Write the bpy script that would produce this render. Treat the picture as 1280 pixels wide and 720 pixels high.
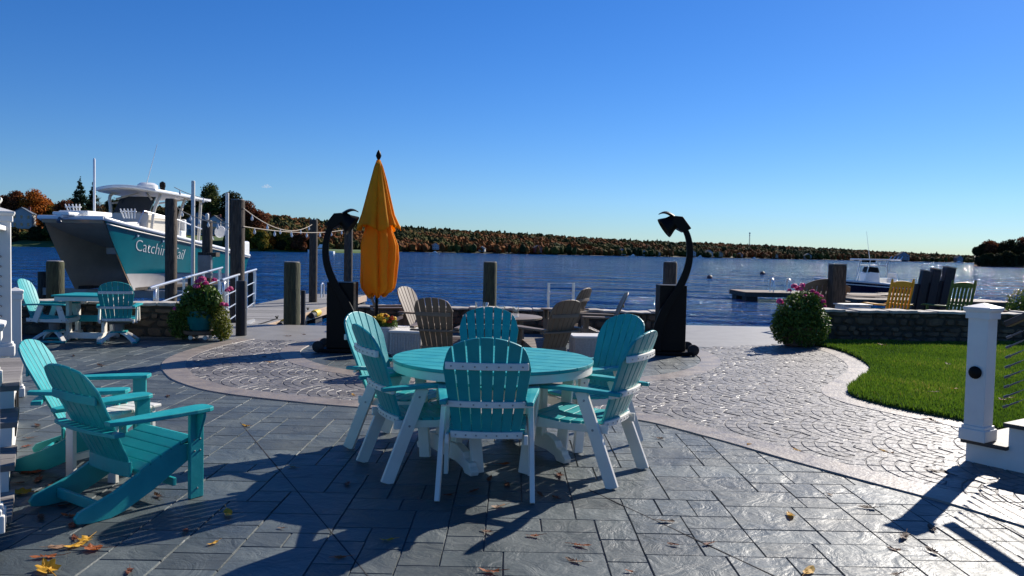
import bpy, bmesh, math, random
import numpy as np
from mathutils import Vector, Matrix
random.seed(7); rng = np.random.default_rng(7)
for o in list(bpy.data.objects): bpy.data.objects.remove(o)
S = bpy.context.scene
COL = S.collection
PI = math.pi; R = math.radians

# ---------------------------------------------------------------- camera
EYE = 1.54; F = 1000.0
pitch = math.atan(45/1000); roll = math.atan(0.021)
FW = Vector((0, math.cos(pitch), -math.sin(pitch)))
r0 = Vector((1, 0, 0)); u0 = r0.cross(FW)
RT = r0*math.cos(roll) + u0*math.sin(roll)
UP = u0*math.cos(roll) - r0*math.sin(roll)
CAM = Vector((0, 0, EYE))
cd = bpy.data.cameras.new('camera'); cam = bpy.data.objects.new('camera', cd); COL.objects.link(cam)
cd.sensor_width = 36; cd.lens = 36*F/1280; cd.clip_start = 0.05; cd.clip_end = 20000
m = Matrix((RT, UP, -FW)).transposed().to_4x4(); m.translation = CAM
cam.matrix_world = m
S.camera = cam
# ---------------------------------------------------------------- sky, sun, exposure
SUN_AZ, SUN_EL = 40.0, 31.5
w = bpy.data.worlds.new("World"); S.world = w; w.use_nodes = True
wn = w.node_tree; wn.nodes.clear()
wo = wn.nodes.new('ShaderNodeOutputWorld'); wb = wn.nodes.new('ShaderNodeBackground')
sky = wn.nodes.new('ShaderNodeTexSky'); sky.sky_type = 'NISHITA'; sky.sun_disc = False
sky.sun_elevation = R(SUN_EL); sky.sun_rotation = R(SUN_AZ)
sky.altitude = 0; sky.air_density = 1.0; sky.dust_density = 0.1; sky.ozone_density = 3.2
hs = wn.nodes.new('ShaderNodeHueSaturation'); hs.inputs['Saturation'].default_value = 1.30
tint = wn.nodes.new('ShaderNodeMixRGB'); tint.blend_type = 'MULTIPLY'; tint.inputs[0].default_value = 1; tint.inputs[2].default_value = (0.64, 0.90, 1.34, 1)
wn.links.new(sky.outputs[0], hs.inputs['Color']); wn.links.new(hs.outputs[0], tint.inputs[1]); wn.links.new(tint.outputs[0], wb.inputs[0])
wb.inputs[1].default_value = 0.055
wn.links.new(wb.outputs[0], wo.inputs[0])
sl = bpy.data.lights.new('sun', 'SUN'); so = bpy.data.objects.new('sun', sl); COL.objects.link(so)
sl.energy = 5.0; sl.angle = R(0.5); sl.color = (1.0, 0.93, 0.83)
sd = Vector((math.sin(R(SUN_AZ))*math.cos(R(SUN_EL)), math.cos(R(SUN_AZ))*math.cos(R(SUN_EL)), math.sin(R(SUN_EL))))
so.rotation_euler = sd.to_track_quat('Z', 'Y').to_euler()
S.view_settings.view_transform = 'Standard'; S.view_settings.look = 'None'
S.view_settings.exposure = 0.58; S.view_settings.gamma = 1.0; S.view_settings.use_curve_mapping = False

# ---------------------------------------------------------------- helpers
def ray(x, y): return FW + RT*((x-640)/F) + UP*((360-y)/F)
def gp(x, y, z=0.0):
    d = ray(x, y); return CAM + d*((z-EYE)/d.z)
def at(x, y, Y):
    d = ray(x, y); return CAM + d*(Y/d.y)

def mat(name, c1, c2=None, rough=0.6, scale=6.0, bump=0.0, bscale=None, spec=0.5, metal=0.0, stretch=None,
        coat=0.0, attr=False, trans=0.0, alpha=1.0, ramp=None, detail=5.0, rvar=0.0, sub=0.0, bdist=0.01, c3=None):
    M = bpy.data.materials.new(name); M.use_nodes = True
    t = M.node_tree; N = t.nodes; L = t.links; P = N['Principled BSDF']
    P.inputs['Roughness'].default_value = rough; P.inputs['Metallic'].default_value = metal
    P.inputs['Specular IOR Level'].default_value = spec
    P.inputs['Coat Weight'].default_value = coat
    P.inputs['Transmission Weight'].default_value = trans
    P.inputs['Alpha'].default_value = alpha
    tc = N.new('ShaderNodeTexCoord'); mp = N.new('ShaderNodeMapping')
    L.new(tc.outputs['Object'], mp.inputs[0])
    if stretch: mp.inputs['Scale'].default_value = stretch
    nz = N.new('ShaderNodeTexNoise'); nz.inputs['Scale'].default_value = scale; nz.inputs['Detail'].default_value = detail
    nz.inputs['Roughness'].default_value = 0.6
    L.new(mp.outputs[0], nz.inputs[0])
    cr = N.new('ShaderNodeValToRGB')
    c2 = c2 or tuple(v*0.75 for v in c1)
    e = cr.color_ramp.elements
    if ramp:
        while len(e) < len(ramp): e.new(0.5)
        for k, (p, c) in enumerate(ramp): e[k].position = p; e[k].color = (*c, 1)
    else:
        e[0].position = 0.32; e[0].color = (*c2, 1); e[1].position = 0.68; e[1].color = (*c1, 1)
    if attr:
        at_ = N.new('ShaderNodeAttribute'); at_.attribute_name = 'tone'
        if ramp:
            ad = N.new('ShaderNodeMath'); ad.operation = 'MULTIPLY_ADD'; ad.inputs[1].default_value = 0.25; ad.inputs[2].default_value = -0.125
            L.new(nz.outputs[0], ad.inputs[0])
            a2 = N.new('ShaderNodeMath'); a2.operation = 'ADD'; L.new(ad.outputs[0], a2.inputs[0]); L.new(at_.outputs['Fac'], a2.inputs[1])
            L.new(a2.outputs[0], cr.inputs[0]); L.new(cr.outputs[0], P.inputs['Base Color'])
        else:
            L.new(nz.outputs[0], cr.inputs[0])
            hv = N.new('ShaderNodeHueSaturation'); L.new(cr.outputs[0], hv.inputs['Color'])
            mr = N.new('ShaderNodeMapRange'); mr.inputs[3].default_value = 0.7; mr.inputs[4].default_value = 1.3
            L.new(at_.outputs['Fac'], mr.inputs[0]); L.new(mr.outputs[0], hv.inputs['Value'])
            L.new(hv.outputs[0], P.inputs['Base Color'])
    else:
        L.new(nz.outputs[0], cr.inputs[0]); L.new(cr.outputs[0], P.inputs['Base Color'])
    if rvar:
        mr = N.new('ShaderNodeMapRange'); mr.inputs[1].default_value = 0.3; mr.inputs[2].default_value = 0.7
        mr.inputs[3].default_value = max(0.02, rough-rvar); mr.inputs[4].default_value = min(1, rough+rvar)
        L.new(nz.outputs[0], mr.inputs[0]); L.new(mr.outputs[0], P.inputs['Roughness'])
    if bump:
        n2 = N.new('ShaderNodeTexNoise'); n2.inputs['Scale'].default_value = bscale or scale*3; n2.inputs['Detail'].default_value = 6
        L.new(mp.outputs[0], n2.inputs[0])
        b = N.new('ShaderNodeBump'); b.inputs['Strength'].default_value = bump; b.inputs['Distance'].default_value = bdist
        L.new(n2.outputs[0], b.inputs['Height']); L.new(b.outputs[0], P.inputs['Normal'])
    if sub:
        P.inputs['Transmission Weight'].default_value = 0
        tr = N.new('ShaderNodeBsdfTranslucent'); mx = N.new('ShaderNodeMixShader'); mx.inputs[0].default_value = sub
        src = P.inputs['Base Color'].links[0].from_socket
        L.new(src, tr.inputs[0]); L.new(P.outputs[0], mx.inputs[1]); L.new(tr.outputs[0], mx.inputs[2])
        L.new(mx.outputs[0], N['Material Output'].inputs[0])
    return M

class MB:
    def __init__(s): s.v = []; s.f = []; s.t = []; s.mi = []; s.sm = True
    def add(s, vs, fs, tone=0.5, mi=0):
        b = len(s.v); s.v += [tuple(v) for v in vs]
        for f in fs: s.f.append(tuple(i+b for i in f)); s.t.append(tone); s.mi.append(mi)
        return s
    def box(s, c, size, rot=None, tone=0.5, mi=0):
        hx, hy, hz = size[0]/2, size[1]/2, size[2]/2; c = Vector(c)
        vs = [Vector((x, y, z)) for x in (-hx, hx) for y in (-hy, hy) for z in (-hz, hz)]
        if rot is not None: vs = [rot @ v for v in vs]
        return s.add([v+c for v in vs], [(0,1,3,2),(4,6,7,5),(0,4,5,1),(2,3,7,6),(0,2,6,4),(1,5,7,3)], tone, mi)
    def bar(s, a, b, w, h, up=(0,0,1), tone=0.5, mi=0, taper=1.0):
        a = Vector(a); b = Vector(b); d = (b-a).normalized(); up = Vector(up)
        x = d.cross(up)
        if x.length < 1e-4: x = d.cross(Vector((0,1,0)))
        x.normalize(); y = x.cross(d).normalized()
        vs = []
        for p, k in ((a, 1), (b, taper)):
            for sx, sy in ((-1,-1),(1,-1),(1,1),(-1,1)): vs.append(p + x*(sx*w/2*k) + y*(sy*h/2*k))
        return s.add(vs, [(3,2,1,0),(4,5,6,7),(0,1,5,4),(1,2,6,5),(2,3,7,6),(3,0,4,7)], tone, mi)
    def tube(s, pts, r, n=8, tone=0.5, mi=0, cap=True):
        pts = [Vector(p) for p in pts]; rs = r if isinstance(r, (list, tuple)) else [r]*len(pts)
        vs = []; prev = None
        for i, p in enumerate(pts):
            d = (pts[min(i+1, len(pts)-1)] - pts[max(i-1, 0)]).normalized()
            if prev is None:
                x = d.cross(Vector((0,0,1)));
                if x.length < 1e-3: x = Vector((1,0,0))
            else: x = prev - d*prev.dot(d)
            x.normalize(); prev = x; y = d.cross(x)
            for k in range(n):
                a = 2*PI*k/n; vs.append(p + x*(math.cos(a)*rs[i]) + y*(math.sin(a)*rs[i]))
        fs = []
        for i in range(len(pts)-1):
            for k in range(n):
                k2 = (k+1) % n; fs.append((i*n+k, i*n+k2, (i+1)*n+k2, (i+1)*n+k))
        if cap: fs.append(tuple(range(n))[::-1]); fs.append(tuple((len(pts)-1)*n+k for k in range(n)))
        return s.add(vs, fs, tone, mi)
    def lathe(s, prof, c=(0,0,0), n=24, tone=0.5, mi=0, ax=None, jit=None):
        c = Vector(c); vs = []
        for i, (r, z) in enumerate(prof):
            for k in range(n):
                a = 2*PI*k/n; rr = r*(jit(a, i, z) if jit else 1)
                v = Vector((rr*math.cos(a), rr*math.sin(a), z))
                if ax is not None: v = ax @ v
                vs.append(v+c)
        fs = []
        for i in range(len(prof)-1):
            for k in range(n):
                k2 = (k+1) % n; fs.append((i*n+k, i*n+k2, (i+1)*n+k2, (i+1)*n+k))
        fs.append(tuple(range(n))[::-1]); fs.append(tuple((len(prof)-1)*n+k for k in range(n)))
        return s.add(vs, fs, tone, mi)
    def plate(s, g, off, tone=0.5, mi=0):
        """g: rows of points, off: thickness vector -> closed solid"""
        nr, nc = len(g), len(g[0]); off = Vector(off)
        vs = [Vector(p) for r_ in g for p in r_]; n = len(vs); vs += [v+off for v in vs]
        fs = []
        for i in range(nr-1):
            for j in range(nc-1):
                a = i*nc+j; fs.append((a, a+1, a+nc+1, a+nc)); fs.append((a+n+nc, a+n+nc+1, a+n+1, a+n))
        for j in range(nc-1):
            fs.append((j+1, j, j+n, j+1+n)); a = (nr-1)*nc+j; fs.append((a, a+1, a+1+n, a+n))
        for i in range(nr-1):
            a = i*nc; fs.append((a, a+nc, a+nc+n, a+n)); a = i*nc+nc-1; fs.append((a+nc, a, a+n, a+nc+n))
        return s.add(vs, fs, tone, mi)
    def prism(s, poly, o, ux, uy, off, tone=0.5, mi=0):
        o = Vector(o); ux = Vector(ux); uy = Vector(uy); off = Vector(off)
        vs = [o+ux*a+uy*b for a, b in poly]; n = len(vs); vs += [v+off for v in vs]
        fs = [tuple(range(n))[::-1], tuple(range(n, 2*n))] + [(i, (i+1) % n, (i+1) % n+n, i+n) for i in range(n)]
        return s.add(vs, fs, tone, mi)
    def build(s, name, m_, parent=None, bev=0.0, smooth=False, tone=False, loc=None):
        me = bpy.data.meshes.new(name); me.from_pydata(s.v, [], s.f)
        ms = m_ if isinstance(m_, (list, tuple)) else [m_]
        for q in ms: me.materials.append(q)
        if len(ms) > 1: me.polygons.foreach_set('material_index', s.mi)
        if tone:
            a = me.attributes.new('tone', 'FLOAT', 'FACE'); a.data.foreach_set('value', s.t)
        bm = bmesh.new(); bm.from_mesh(me); bmesh.ops.recalc_face_normals(bm, faces=bm.faces); bm.to_mesh(me); bm.free()
        if smooth:
            me.polygons.foreach_set('use_smooth', [True]*len(me.polygons))
            try: me.set_sharp_from_angle(angle=R(38))
            except Exception: pass
        o = bpy.data.objects.new(name, me); COL.objects.link(o)
        if parent: o.parent = parent
        if loc is not None: o.location = loc
        if bev:
            b = o.modifiers.new('bevel', 'BEVEL'); b.width = bev; b.segments = 2; b.limit_method = 'ANGLE'; b.angle_limit = R(40)
        return o
def raw(name, V, Fc, m_, parent=None, tone=None, smooth=False):
    """fast numpy mesh: V (n,3), Fc (m,k)"""
    me = bpy.data.meshes.new(name); nf, k = Fc.shape
    me.vertices.add(len(V)); me.vertices.foreach_set('co', np.asarray(V, dtype=np.float32).ravel())
    me.loops.add(nf*k); me.loops.foreach_set('vertex_index', Fc.astype(np.int32).ravel())
    me.polygons.add(nf); me.polygons.foreach_set('loop_start', np.arange(0, nf*k, k, dtype=np.int32))
    me.polygons.foreach_set('loop_total', np.full(nf, k, dtype=np.int32))
    me.update(calc_edges=True)
    me.polygons.foreach_set('use_smooth', [bool(smooth)]*nf)
    if tone is not None:
        a = me.attributes.new('tone', 'FLOAT', 'FACE'); a.data.foreach_set('value', np.asarray(tone, dtype=np.float32))
    me.materials.append(m_)
    o = bpy.data.objects.new(name, me); COL.objects.link(o)
    if parent: o.parent = parent
    return o
def tag(o, label=None, cat=None, group=None, kind=None):
    if label: o['label'] = label
    if cat: o['category'] = cat
    if group: o['group'] = group
    if kind: o['kind'] = kind
    return o
def thing(name, loc, rz, label, cat, group=None):
    o = bpy.data.objects.new(name, None); COL.objects.link(o); o.empty_display_size = 0.1
    o.location = loc; o.rotation_euler = (0, 0, rz)
    return tag(o, label, cat, group)
def face(fx, fy): return math.atan2(-fx, fy)
def kids(o): return [c for c in COL.objects if c.parent == o]
def copy_tree(o, parent=None):
    c = o.copy(); COL.objects.link(c)
    if parent: c.parent = parent
    for ch in kids(o): copy_tree(ch, c)
    return c
def place(proto, loc, rz, label, group=None, sc=None, first=[]):
    if proto.name in first: o = copy_tree(proto)
    else: first.append(proto.name); o = proto
    o.location = loc; o.rotation_euler = (0, 0, rz); o['label'] = label
    if sc: o.scale = (sc,)*3 if not isinstance(sc, tuple) else sc
    if group: o['group'] = group
    return o
def catmull(P, n=8):
    P = [Vector(p) for p in P]; out = []
    for i in range(len(P)-1):
        a = P[max(i-1, 0)]; b = P[i]; c = P[i+1]; d = P[min(i+2, len(P)-1)]
        for k in range(n):
            t = k/n; out.append(0.5*((2*b)+(c-a)*t+(2*a-5*b+4*c-d)*t*t+(3*b-a-3*c+d)*t**3))
    out.append(P[-1]); return out
def inpoly(x, y, P):
    c = False; n = len(P)
    for i in range(n):
        x1, y1 = P[i][0], P[i][1]; x2, y2 = P[i-1][0], P[i-1][1]
        if (y1 > y) != (y2 > y) and x < (x2-x1)*(y-y1)/(y2-y1)+x1: c = not c
    return c

# ---------------------------------------------------------------- materials
TEAL = mat('teal_lumber', (0.010, 0.325, 0.335), (0.006, 0.26, 0.27), 0.46, 7, 0.3, 45, rvar=0.1, stretch=(1, 1, 1), spec=0.45, bdist=0.002)
WHT = mat('white_lumber', (0.78, 0.75, 0.68), (0.68, 0.65, 0.59), 0.45, 4, 0.1, 50, bdist=0.002)
PAINT = mat('white_paint', (0.78, 0.76, 0.71), (0.68, 0.66, 0.62), 0.5, 3, 0.1, 40, bdist=0.002)
TAUPE = mat('taupe_lumber', (0.18, 0.13, 0.085), (0.14, 0.10, 0.068), 0.5, 5, 0.15, 60, bdist=0.002)
BOLT = mat('bolt_metal', (0.35, 0.35, 0.35), None, 0.35, metal=0.9)
DARKM = mat('dark_bronze', (0.006, 0.0055, 0.005), (0.004, 0.0038, 0.0035), 0.5, 8, 0.1, 40, spec=0.15)
RUBBER = mat('black_rubber', (0.012, 0.012, 0.012), None, 0.7)
ALU = mat('aluminium', (0.72, 0.73, 0.75), (0.6, 0.61, 0.63), 0.32, 10, metal=0.85)
STEEL = mat('steel_cable', (0.6, 0.6, 0.6), None, 0.3, metal=1.0)
PILE = mat('piling_wood', (0.105, 0.08, 0.058), (0.022, 0.018, 0.014), 0.9, 12, 1.0, 22, stretch=(3, 3, 0.35), bdist=0.02)
PILEG = mat('green_piling_wood', (0.075, 0.08, 0.038), (0.02, 0.024, 0.012), 0.9, 12, 1.0, 22, stretch=(3, 3, 0.35), bdist=0.02)
PTOP = mat('piling_top', (0.33, 0.31, 0.28), (0.2, 0.19, 0.17), 0.85, 12, 0.5, 40)
NAVY = mat('navy_post', (0.008, 0.011, 0.022), None, 0.6, 5, 0.3)
FASD = mat('dark_fascia', (0.07, 0.05, 0.038), (0.04, 0.03, 0.025), 0.8, 8, 0.3)
DOCKB = mat('brown_boards', (0.22, 0.17, 0.13), (0.15, 0.115, 0.09), 0.75, 8, 0.4, 30, stretch=(0.3, 3, 1), attr=True)
DOCKW = mat('dock_boards', (0.30, 0.29, 0.28), (0.19, 0.185, 0.18), 0.75, 8, 0.4, 30, stretch=(0.3, 3, 1), attr=True)
TREADW = mat('tread_boards', (0.10, 0.085, 0.075), (0.055, 0.047, 0.042), 0.6, 8, 0.4, 30, stretch=(0.3, 4, 1), attr=True)
RAILW = mat('handrail_wood', (0.075, 0.042, 0.03), (0.045, 0.026, 0.02), 0.45, 8, 0.3, 30)
FASC = mat('dock_fascia', (0.50, 0.36, 0.24), (0.38, 0.27, 0.18), 0.7, 8, 0.3)
YEL = mat('yellow_float', (0.75, 0.50, 0.02), None, 0.45)
UMB = mat('orange_canvas', (0.95, 0.48, 0.010), (0.92, 0.43, 0.009), 0.85, 6, 0.35, 250, sub=0.5, bdist=0.002)
GREYM = mat('grey_metal', (0.20, 0.20, 0.21), None, 0.4, metal=0.5)
STONE = mat('wall_mortar', (0.055, 0.046, 0.036), (0.03, 0.026, 0.021), 0.9, 10, 0.6, 30)
ROCK = mat('field_stone', (0.15, 0.10, 0.06), (0.06, 0.042, 0.03), 0.85, 7, 0.7, 18, attr=True, bdist=0.02)
CAPST = mat('cap_stone', (0.42, 0.39, 0.35), (0.28, 0.26, 0.23), 0.8, 6, 0.7, 16, attr=True, bdist=0.02)
GLASS = mat('clear_glass', (0.95, 0.97, 0.97), (0.95, 0.97, 0.97), 0.03, trans=1.0)
# ================================================================ THE SETTING
def slate_mat():
    M = mat('slate', (0.086, 0.105, 0.108), (0.055, 0.069, 0.072), 0.53, 2.2, 0.0, attr=True, rvar=0.10, spec=0.5)
    t = M.node_tree; N = t.nodes; L = t.links; P = N['Principled BSDF']
    mp = [n for n in N if n.type == 'MAPPING'][0]
    a = N.new('ShaderNodeTexNoise'); a.inputs['Scale'].default_value = 4.5; a.inputs['Detail'].default_value = 7; a.inputs['Distortion'].default_value = 1.6
    a.inputs['Roughness'].default_value = 0.55
    v = N.new('ShaderNodeTexVoronoi'); v.feature = 'F1'; v.inputs['Scale'].default_value = 2.6
    dw = N.new('ShaderNodeMixRGB'); dw.blend_type = 'ADD'; dw.inputs[0].default_value = 0.35
    nn = N.new('ShaderNodeTexNoise'); nn.inputs['Scale'].default_value = 3; nn.inputs['Detail'].default_value = 4
    for q in (a, nn): L.new(mp.outputs[0], q.inputs[0])
    L.new(mp.outputs[0], dw.inputs[1]); L.new(nn.outputs['Color'], dw.inputs[2]); L.new(dw.outputs[0], v.inputs[0])
    rd = N.new('ShaderNodeTexNoise'); rd.inputs['Scale'].default_value = 1.7; rd.inputs['Detail'].default_value = 2; rd.inputs['Distortion'].default_value = 2.5
    L.new(mp.outputs[0], rd.inputs[0])
    ms = N.new('ShaderNodeMath'); ms.operation = 'SUBTRACT'; ms.inputs[1].default_value = 0.5; L.new(rd.outputs[0], ms.inputs[0])
    ab = N.new('ShaderNodeMath'); ab.operation = 'ABSOLUTE'; L.new(ms.outputs[0], ab.inputs[0])
    mn = N.new('ShaderNodeMapRange'); mn.inputs[1].default_value = 0; mn.inputs[2].default_value = 0.012; mn.inputs[3].default_value = 0; mn.inputs[4].default_value = 0.04
    L.new(ab.outputs[0], mn.inputs[0])
    s1 = N.new('ShaderNodeMath'); s1.operation = 'MULTIPLY_ADD'; s1.inputs[1].default_value = 0.5
    L.new(v.outputs['Distance'], s1.inputs[0]); L.new(a.outputs[0], s1.inputs[2])
    s2 = N.new('ShaderNodeMath'); s2.operation = 'ADD'; L.new(s1.outputs[0], s2.inputs[0]); L.new(mn.outputs[0], s2.inputs[1])
    f = N.new('ShaderNodeTexNoise'); f.inputs['Scale'].default_value = 45; f.inputs['Detail'].default_value = 4; L.new(mp.outputs[0], f.inputs[0])
    s3 = N.new('ShaderNodeMath'); s3.operation = 'MULTIPLY_ADD'; s3.inputs[1].default_value = 0.10
    L.new(f.outputs[0], s3.inputs[0]); L.new(s2.outputs[0], s3.inputs[2])
    b = N.new('ShaderNodeBump'); b.inputs['Strength'].default_value = 1.0; b.inputs['Distance'].default_value = 0.016
    L.new(s3.outputs[0], b.inputs['Height']); L.new(b.outputs[0], P.inputs['Normal'])
    return M
SLATE = slate_mat()
MORTAR = mat('mortar', (0.17, 0.17, 0.165), (0.11, 0.11, 0.11), 0.8, 20, 0.4, 60)
COBBLE = mat('cobble', (0.175, 0.163, 0.155), (0.115, 0.108, 0.103), 0.55, 9, 0.6, 26, attr=True, rvar=0.1, bdist=0.012)
COBJ = mat('cobble_joint', (0.16, 0.15, 0.145), (0.12, 0.112, 0.11), 0.7, 20, 0.4, 60)
BAND = mat('band_concrete', (0.26, 0.222, 0.188), (0.19, 0.163, 0.14), 0.5, 5, 0.5, 30, rvar=0.1)
PALE = mat('pale_concrete', (0.24, 0.23, 0.215), (0.185, 0.178, 0.165), 0.55, 3, 0.4, 30)
JOINT = mat('saw_cut', (0.02, 0.02, 0.022), None, 0.9)

# ground: one slab carrying the terrace, out to its sea wall
g = MB()
GL = -13.0; GR = 22.0
sea = [(-13, 16.0), (-8.5, 15.9), (-3.6, 15.75), (3.1, 15.75), (3.4, 17.6), (22, 17.9)]
poly = [(-13, -6), (22, -6)] + sea[::-1]
g.prism([(x, y) for x, y in poly], (0, 0, -0.0085), (1,0,0), (0,1,0), (0, 0, -3.5))
tag(g.build('ground', MORTAR), kind='structure')

# curves (ground plane, metres)
band_front = catmull([gp(308, 424), gp(255, 436), gp(219, 452), gp(226, 470), gp(258, 483), gp(300, 491), gp(370, 499), gp(440, 505.5), gp(560, 513), gp(700, 517), gp(800, 522), gp(900, 545), gp(1000, 573), gp(1100, 600), gp(1200, 626), gp(1290, 653)])
band_front.append(band_front[-1] + (band_front[-1]-band_front[-9])*3)
curb = catmull([gp(985, 430.5), gp(1030, 437), gp(1062, 450), gp(1074, 463), gp(1060, 476), gp(1044, 488), gp(1050, 497), gp(1085, 508), gp(1140, 520), gp(1200, 532), gp(1290, 556)])
CC = Vector((-0.15, 12.35, 0)); CR = 3.1
ring = [CC + Vector((math.cos(a)*CR, math.sin(a)*CR, 0)) for a in [R(200-10*i) + 0 for i in range(0)]]
a0, a1 = 158, 382
ring = [CC + Vector((math.cos(R(a0+(a1-a0)*i/60))*CR*1.02, math.sin(R(a0+(a1-a0)*i/60))*CR, 0)) for i in range(61)]
def offset(P, d):
    out = []
    for i, p in enumerate(P):
        t = (P[min(i+1, len(P)-1)] - P[max(i-1, 0)]); n = Vector((-t.y, t.x, 0)).normalized(); out.append(p + n*d)
    return out
def strip(P, w, z, name, m_, kind='structure', th=0.012, d0=0):
    b = MB(); A = offset(P, d0-w/2); B = offset(P, d0+w/2); A2 = offset(P, d0-w/2+0.008); B2 = offset(P, d0+w/2-0.008)
    vs = []; fs = []
    for i in range(len(P)):
        for q, zz in ((A[i], z-th), (A2[i], z), (B2[i], z), (B[i], z-th)): vs.append((q.x, q.y, zz))
    for i in range(len(P)-1):
        for k in range(3): a = i*4+k; fs.append((a, a+1, a+5, a+4))
    b.add(vs, fs); return tag(b.build(name, m_), kind=kind)
strip(band_front, 0.30, 0.012, 'path_border', BAND)
strip(ring, 0.30, 0.012, 'seating_circle_border', BAND)
strip(curb, 0.30, 0.014, 'kerb', BAND, th=0.02)
# fan area outline
back_y = 13.45
fan_poly = [(p.x, p.y) for p in band_front] + [(12, 2.0), (12, 7.0)] + [(p.x, p.y) for p in curb[::-1]] + [(3.4, back_y), (-4.0, 13.0)]
def in_circle(x, y, r=CR): return (x-CC.x)**2/(1.02*1.02) + (y-CC.y)**2 < r*r
def sheet(name, outer, holes, z, m_):
    bm = bmesh.new(); E_ = []
    for lp in [outer]+holes:
        vs = [bm.verts.new((x, y, z)) for x, y in lp]
        for i in range(len(vs)): E_.append(bm.edges.new((vs[i-1], vs[i])))
    bmesh.ops.triangle_fill(bm, use_beauty=True, use_dissolve=False, edges=E_)
    for f in bm.faces:
        if f.normal.z < 0: f.normal_flip()
    me = bpy.data.meshes.new(name); bm.to_mesh(me); bm.free(); me.materials.append(m_)
    o = bpy.data.objects.new(name, me); COL.objects.link(o); return tag(o, kind='structure')
circ = [(CC.x+math.cos(a*PI/40)*CR*1.02, CC.y+math.sin(a*PI/40)*CR) for a in range(80)]
front_circ = [p for p in circ]
# notch the seating circle out of the fan sheet: walk the ring from left to right below back_y
notch = [(p.x, p.y) for p in ring if p.y < 13.3]
notch = notch if notch[0][0] < notch[-1][0] else notch[::-1]
fp = [(p.x, p.y) for p in band_front] + [(9, 2.0), (9, 6.6)] + [(p.x, p.y) for p in curb[::-1]] + [(3.4, back_y)] + notch[::-1] + [(-4.0, 13.1)]
tag(sheet('path', fp, [], 0.003, COBJ))
FP = fp
# fan-laid stones
def tops(quads, z1, z0, inset, name, m_, tones):
    """quads (n,4,2) -> raised blocks with chamfered sides"""
    Q = np.asarray(quads); n = len(Q); c = Q.mean(1, keepdims=True)
    d = Q-c; L_ = np.linalg.norm(d, axis=2, keepdims=True); T = c + d*(1-inset/np.maximum(L_, 1e-3))
    tilt = rng.normal(0, 1, (n, 2))*0.004
    zt = z1 + ((T-c)*tilt[:, None, :]).sum(2) + rng.normal(0, 0.0006, (n, 1))
    V = np.concatenate([np.dstack([Q, np.full((n, 4), z0)]), np.dstack([T, zt])], axis=1).reshape(-1, 3)
    b = (np.arange(n)*8)[:, None]
    Fs = [b+np.array([[4, 5, 6, 7]])]
    for k in range(4): k2 = (k+1) % 4; Fs.append(b+np.array([[k, k2, 4+k2, 4+k]]))
    Fc = np.stack(Fs, 1).reshape(-1, 4)
    return raw(name, V, Fc, m_, tone=np.repeat(tones, 5))
quads = []
Rf = 0.70; dr = 0.10; sp = Rf*0.98
for j in range(44):
    cu = -7.5 + j*Rf*0.5                       # fans open towards +X: u runs along -X
    for i in range(-2, 12):
        cv = 3.0 + i*2*sp + (sp if j % 2 else 0)
        for k in range(1, 8):
            r_ = dr*k; nb = max(2, int(PI*r_/0.15)); off = random.random()*0.4
            for q in range(nb+1):
                t0 = PI*(q+off-0.3)/nb; t1 = t0 + PI/nb - 0.004/r_
                t0 = max(t0, 0); t1 = min(t1, PI)
                if t1-t0 < 0.04/r_: continue
                tm = (t0+t1)/2; u = cu+r_*math.sin(tm); v = cv+r_*math.cos(tm)
                if math.hypot(v-(cv-sp), u-(cu-Rf*0.5)) < Rf+0.02 or math.hypot(v-(cv+sp), u-(cu-Rf*0.5)) < Rf+0.02: continue
                if math.hypot(v-cv, u-(cu-Rf)) < Rf+0.01: continue
                x, y = -u, v
                if not inpoly(x, y, FP): continue
                ra, rb = r_-dr/2+0.003, r_+dr/2-0.005
                quads.append([(-(cu+rr_*math.sin(t)), cv+rr_*math.cos(t)) for rr_, t in ((ra, t0), (rb, t0), (rb, t1), (ra, t1))])
tag(tops(quads, 0.0092, 0.0045, 0.007, 'path_stones', COBBLE, rng.random(len(quads))), kind='structure')
# slate slabs, random ashlar
U = 0.104; NX, NY = 210, 186; X0, Y0 = -12.6, -5.0
occ = np.zeros((NX, NY), bool); sq = []
sizes = [(5,3),(4,3),(5,3),(4,2),(3,3),(3,2),(2,2),(6,3),(4,4),(3,2),(2,3),(4,3),(6,4)]
for b in range(NY):
    for a in range(NX):
        if occ[a, b]: continue
        random.shuffle(sizes); done = False
        for (w_, h_) in sizes + [(2,2),(2,1),(1,2),(1,1)]:
            if a+w_ <= NX and b+h_ <= NY and not occ[a:a+w_, b:b+h_].any():
                # avoid leaving a 1-wide gap
                if a+w_ < NX and a+w_+1 < NX and occ[a+w_+1, b] and not occ[a+w_, b] and (w_, h_) not in ((2,1),(1,1),(1,2)): continue
                occ[a:a+w_, b:b+h_] = True; done = True; break
        x, y = X0+a*U, Y0+b*U; gx = 0.0022
        cx, cy = x+w_*U/2, y+h_*U/2
        if cy > 14.2: continue
        if cx > 9.5: continue
        j = lambda: random.uniform(-0.002, 0.002)
        sq.append([(x+gx+j(), y+gx+j()), (x+w_*U-gx+j(), y+gx+j()), (x+w_*U-gx+j(), y+h_*U-gx+j()), (x+gx+j(), y+h_*U-gx+j())])
tag(tops(sq, 0.0, -0.010, 0.005, 'patio', SLATE, rng.random(len(sq))*0.8+0.1), kind='structure')
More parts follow.
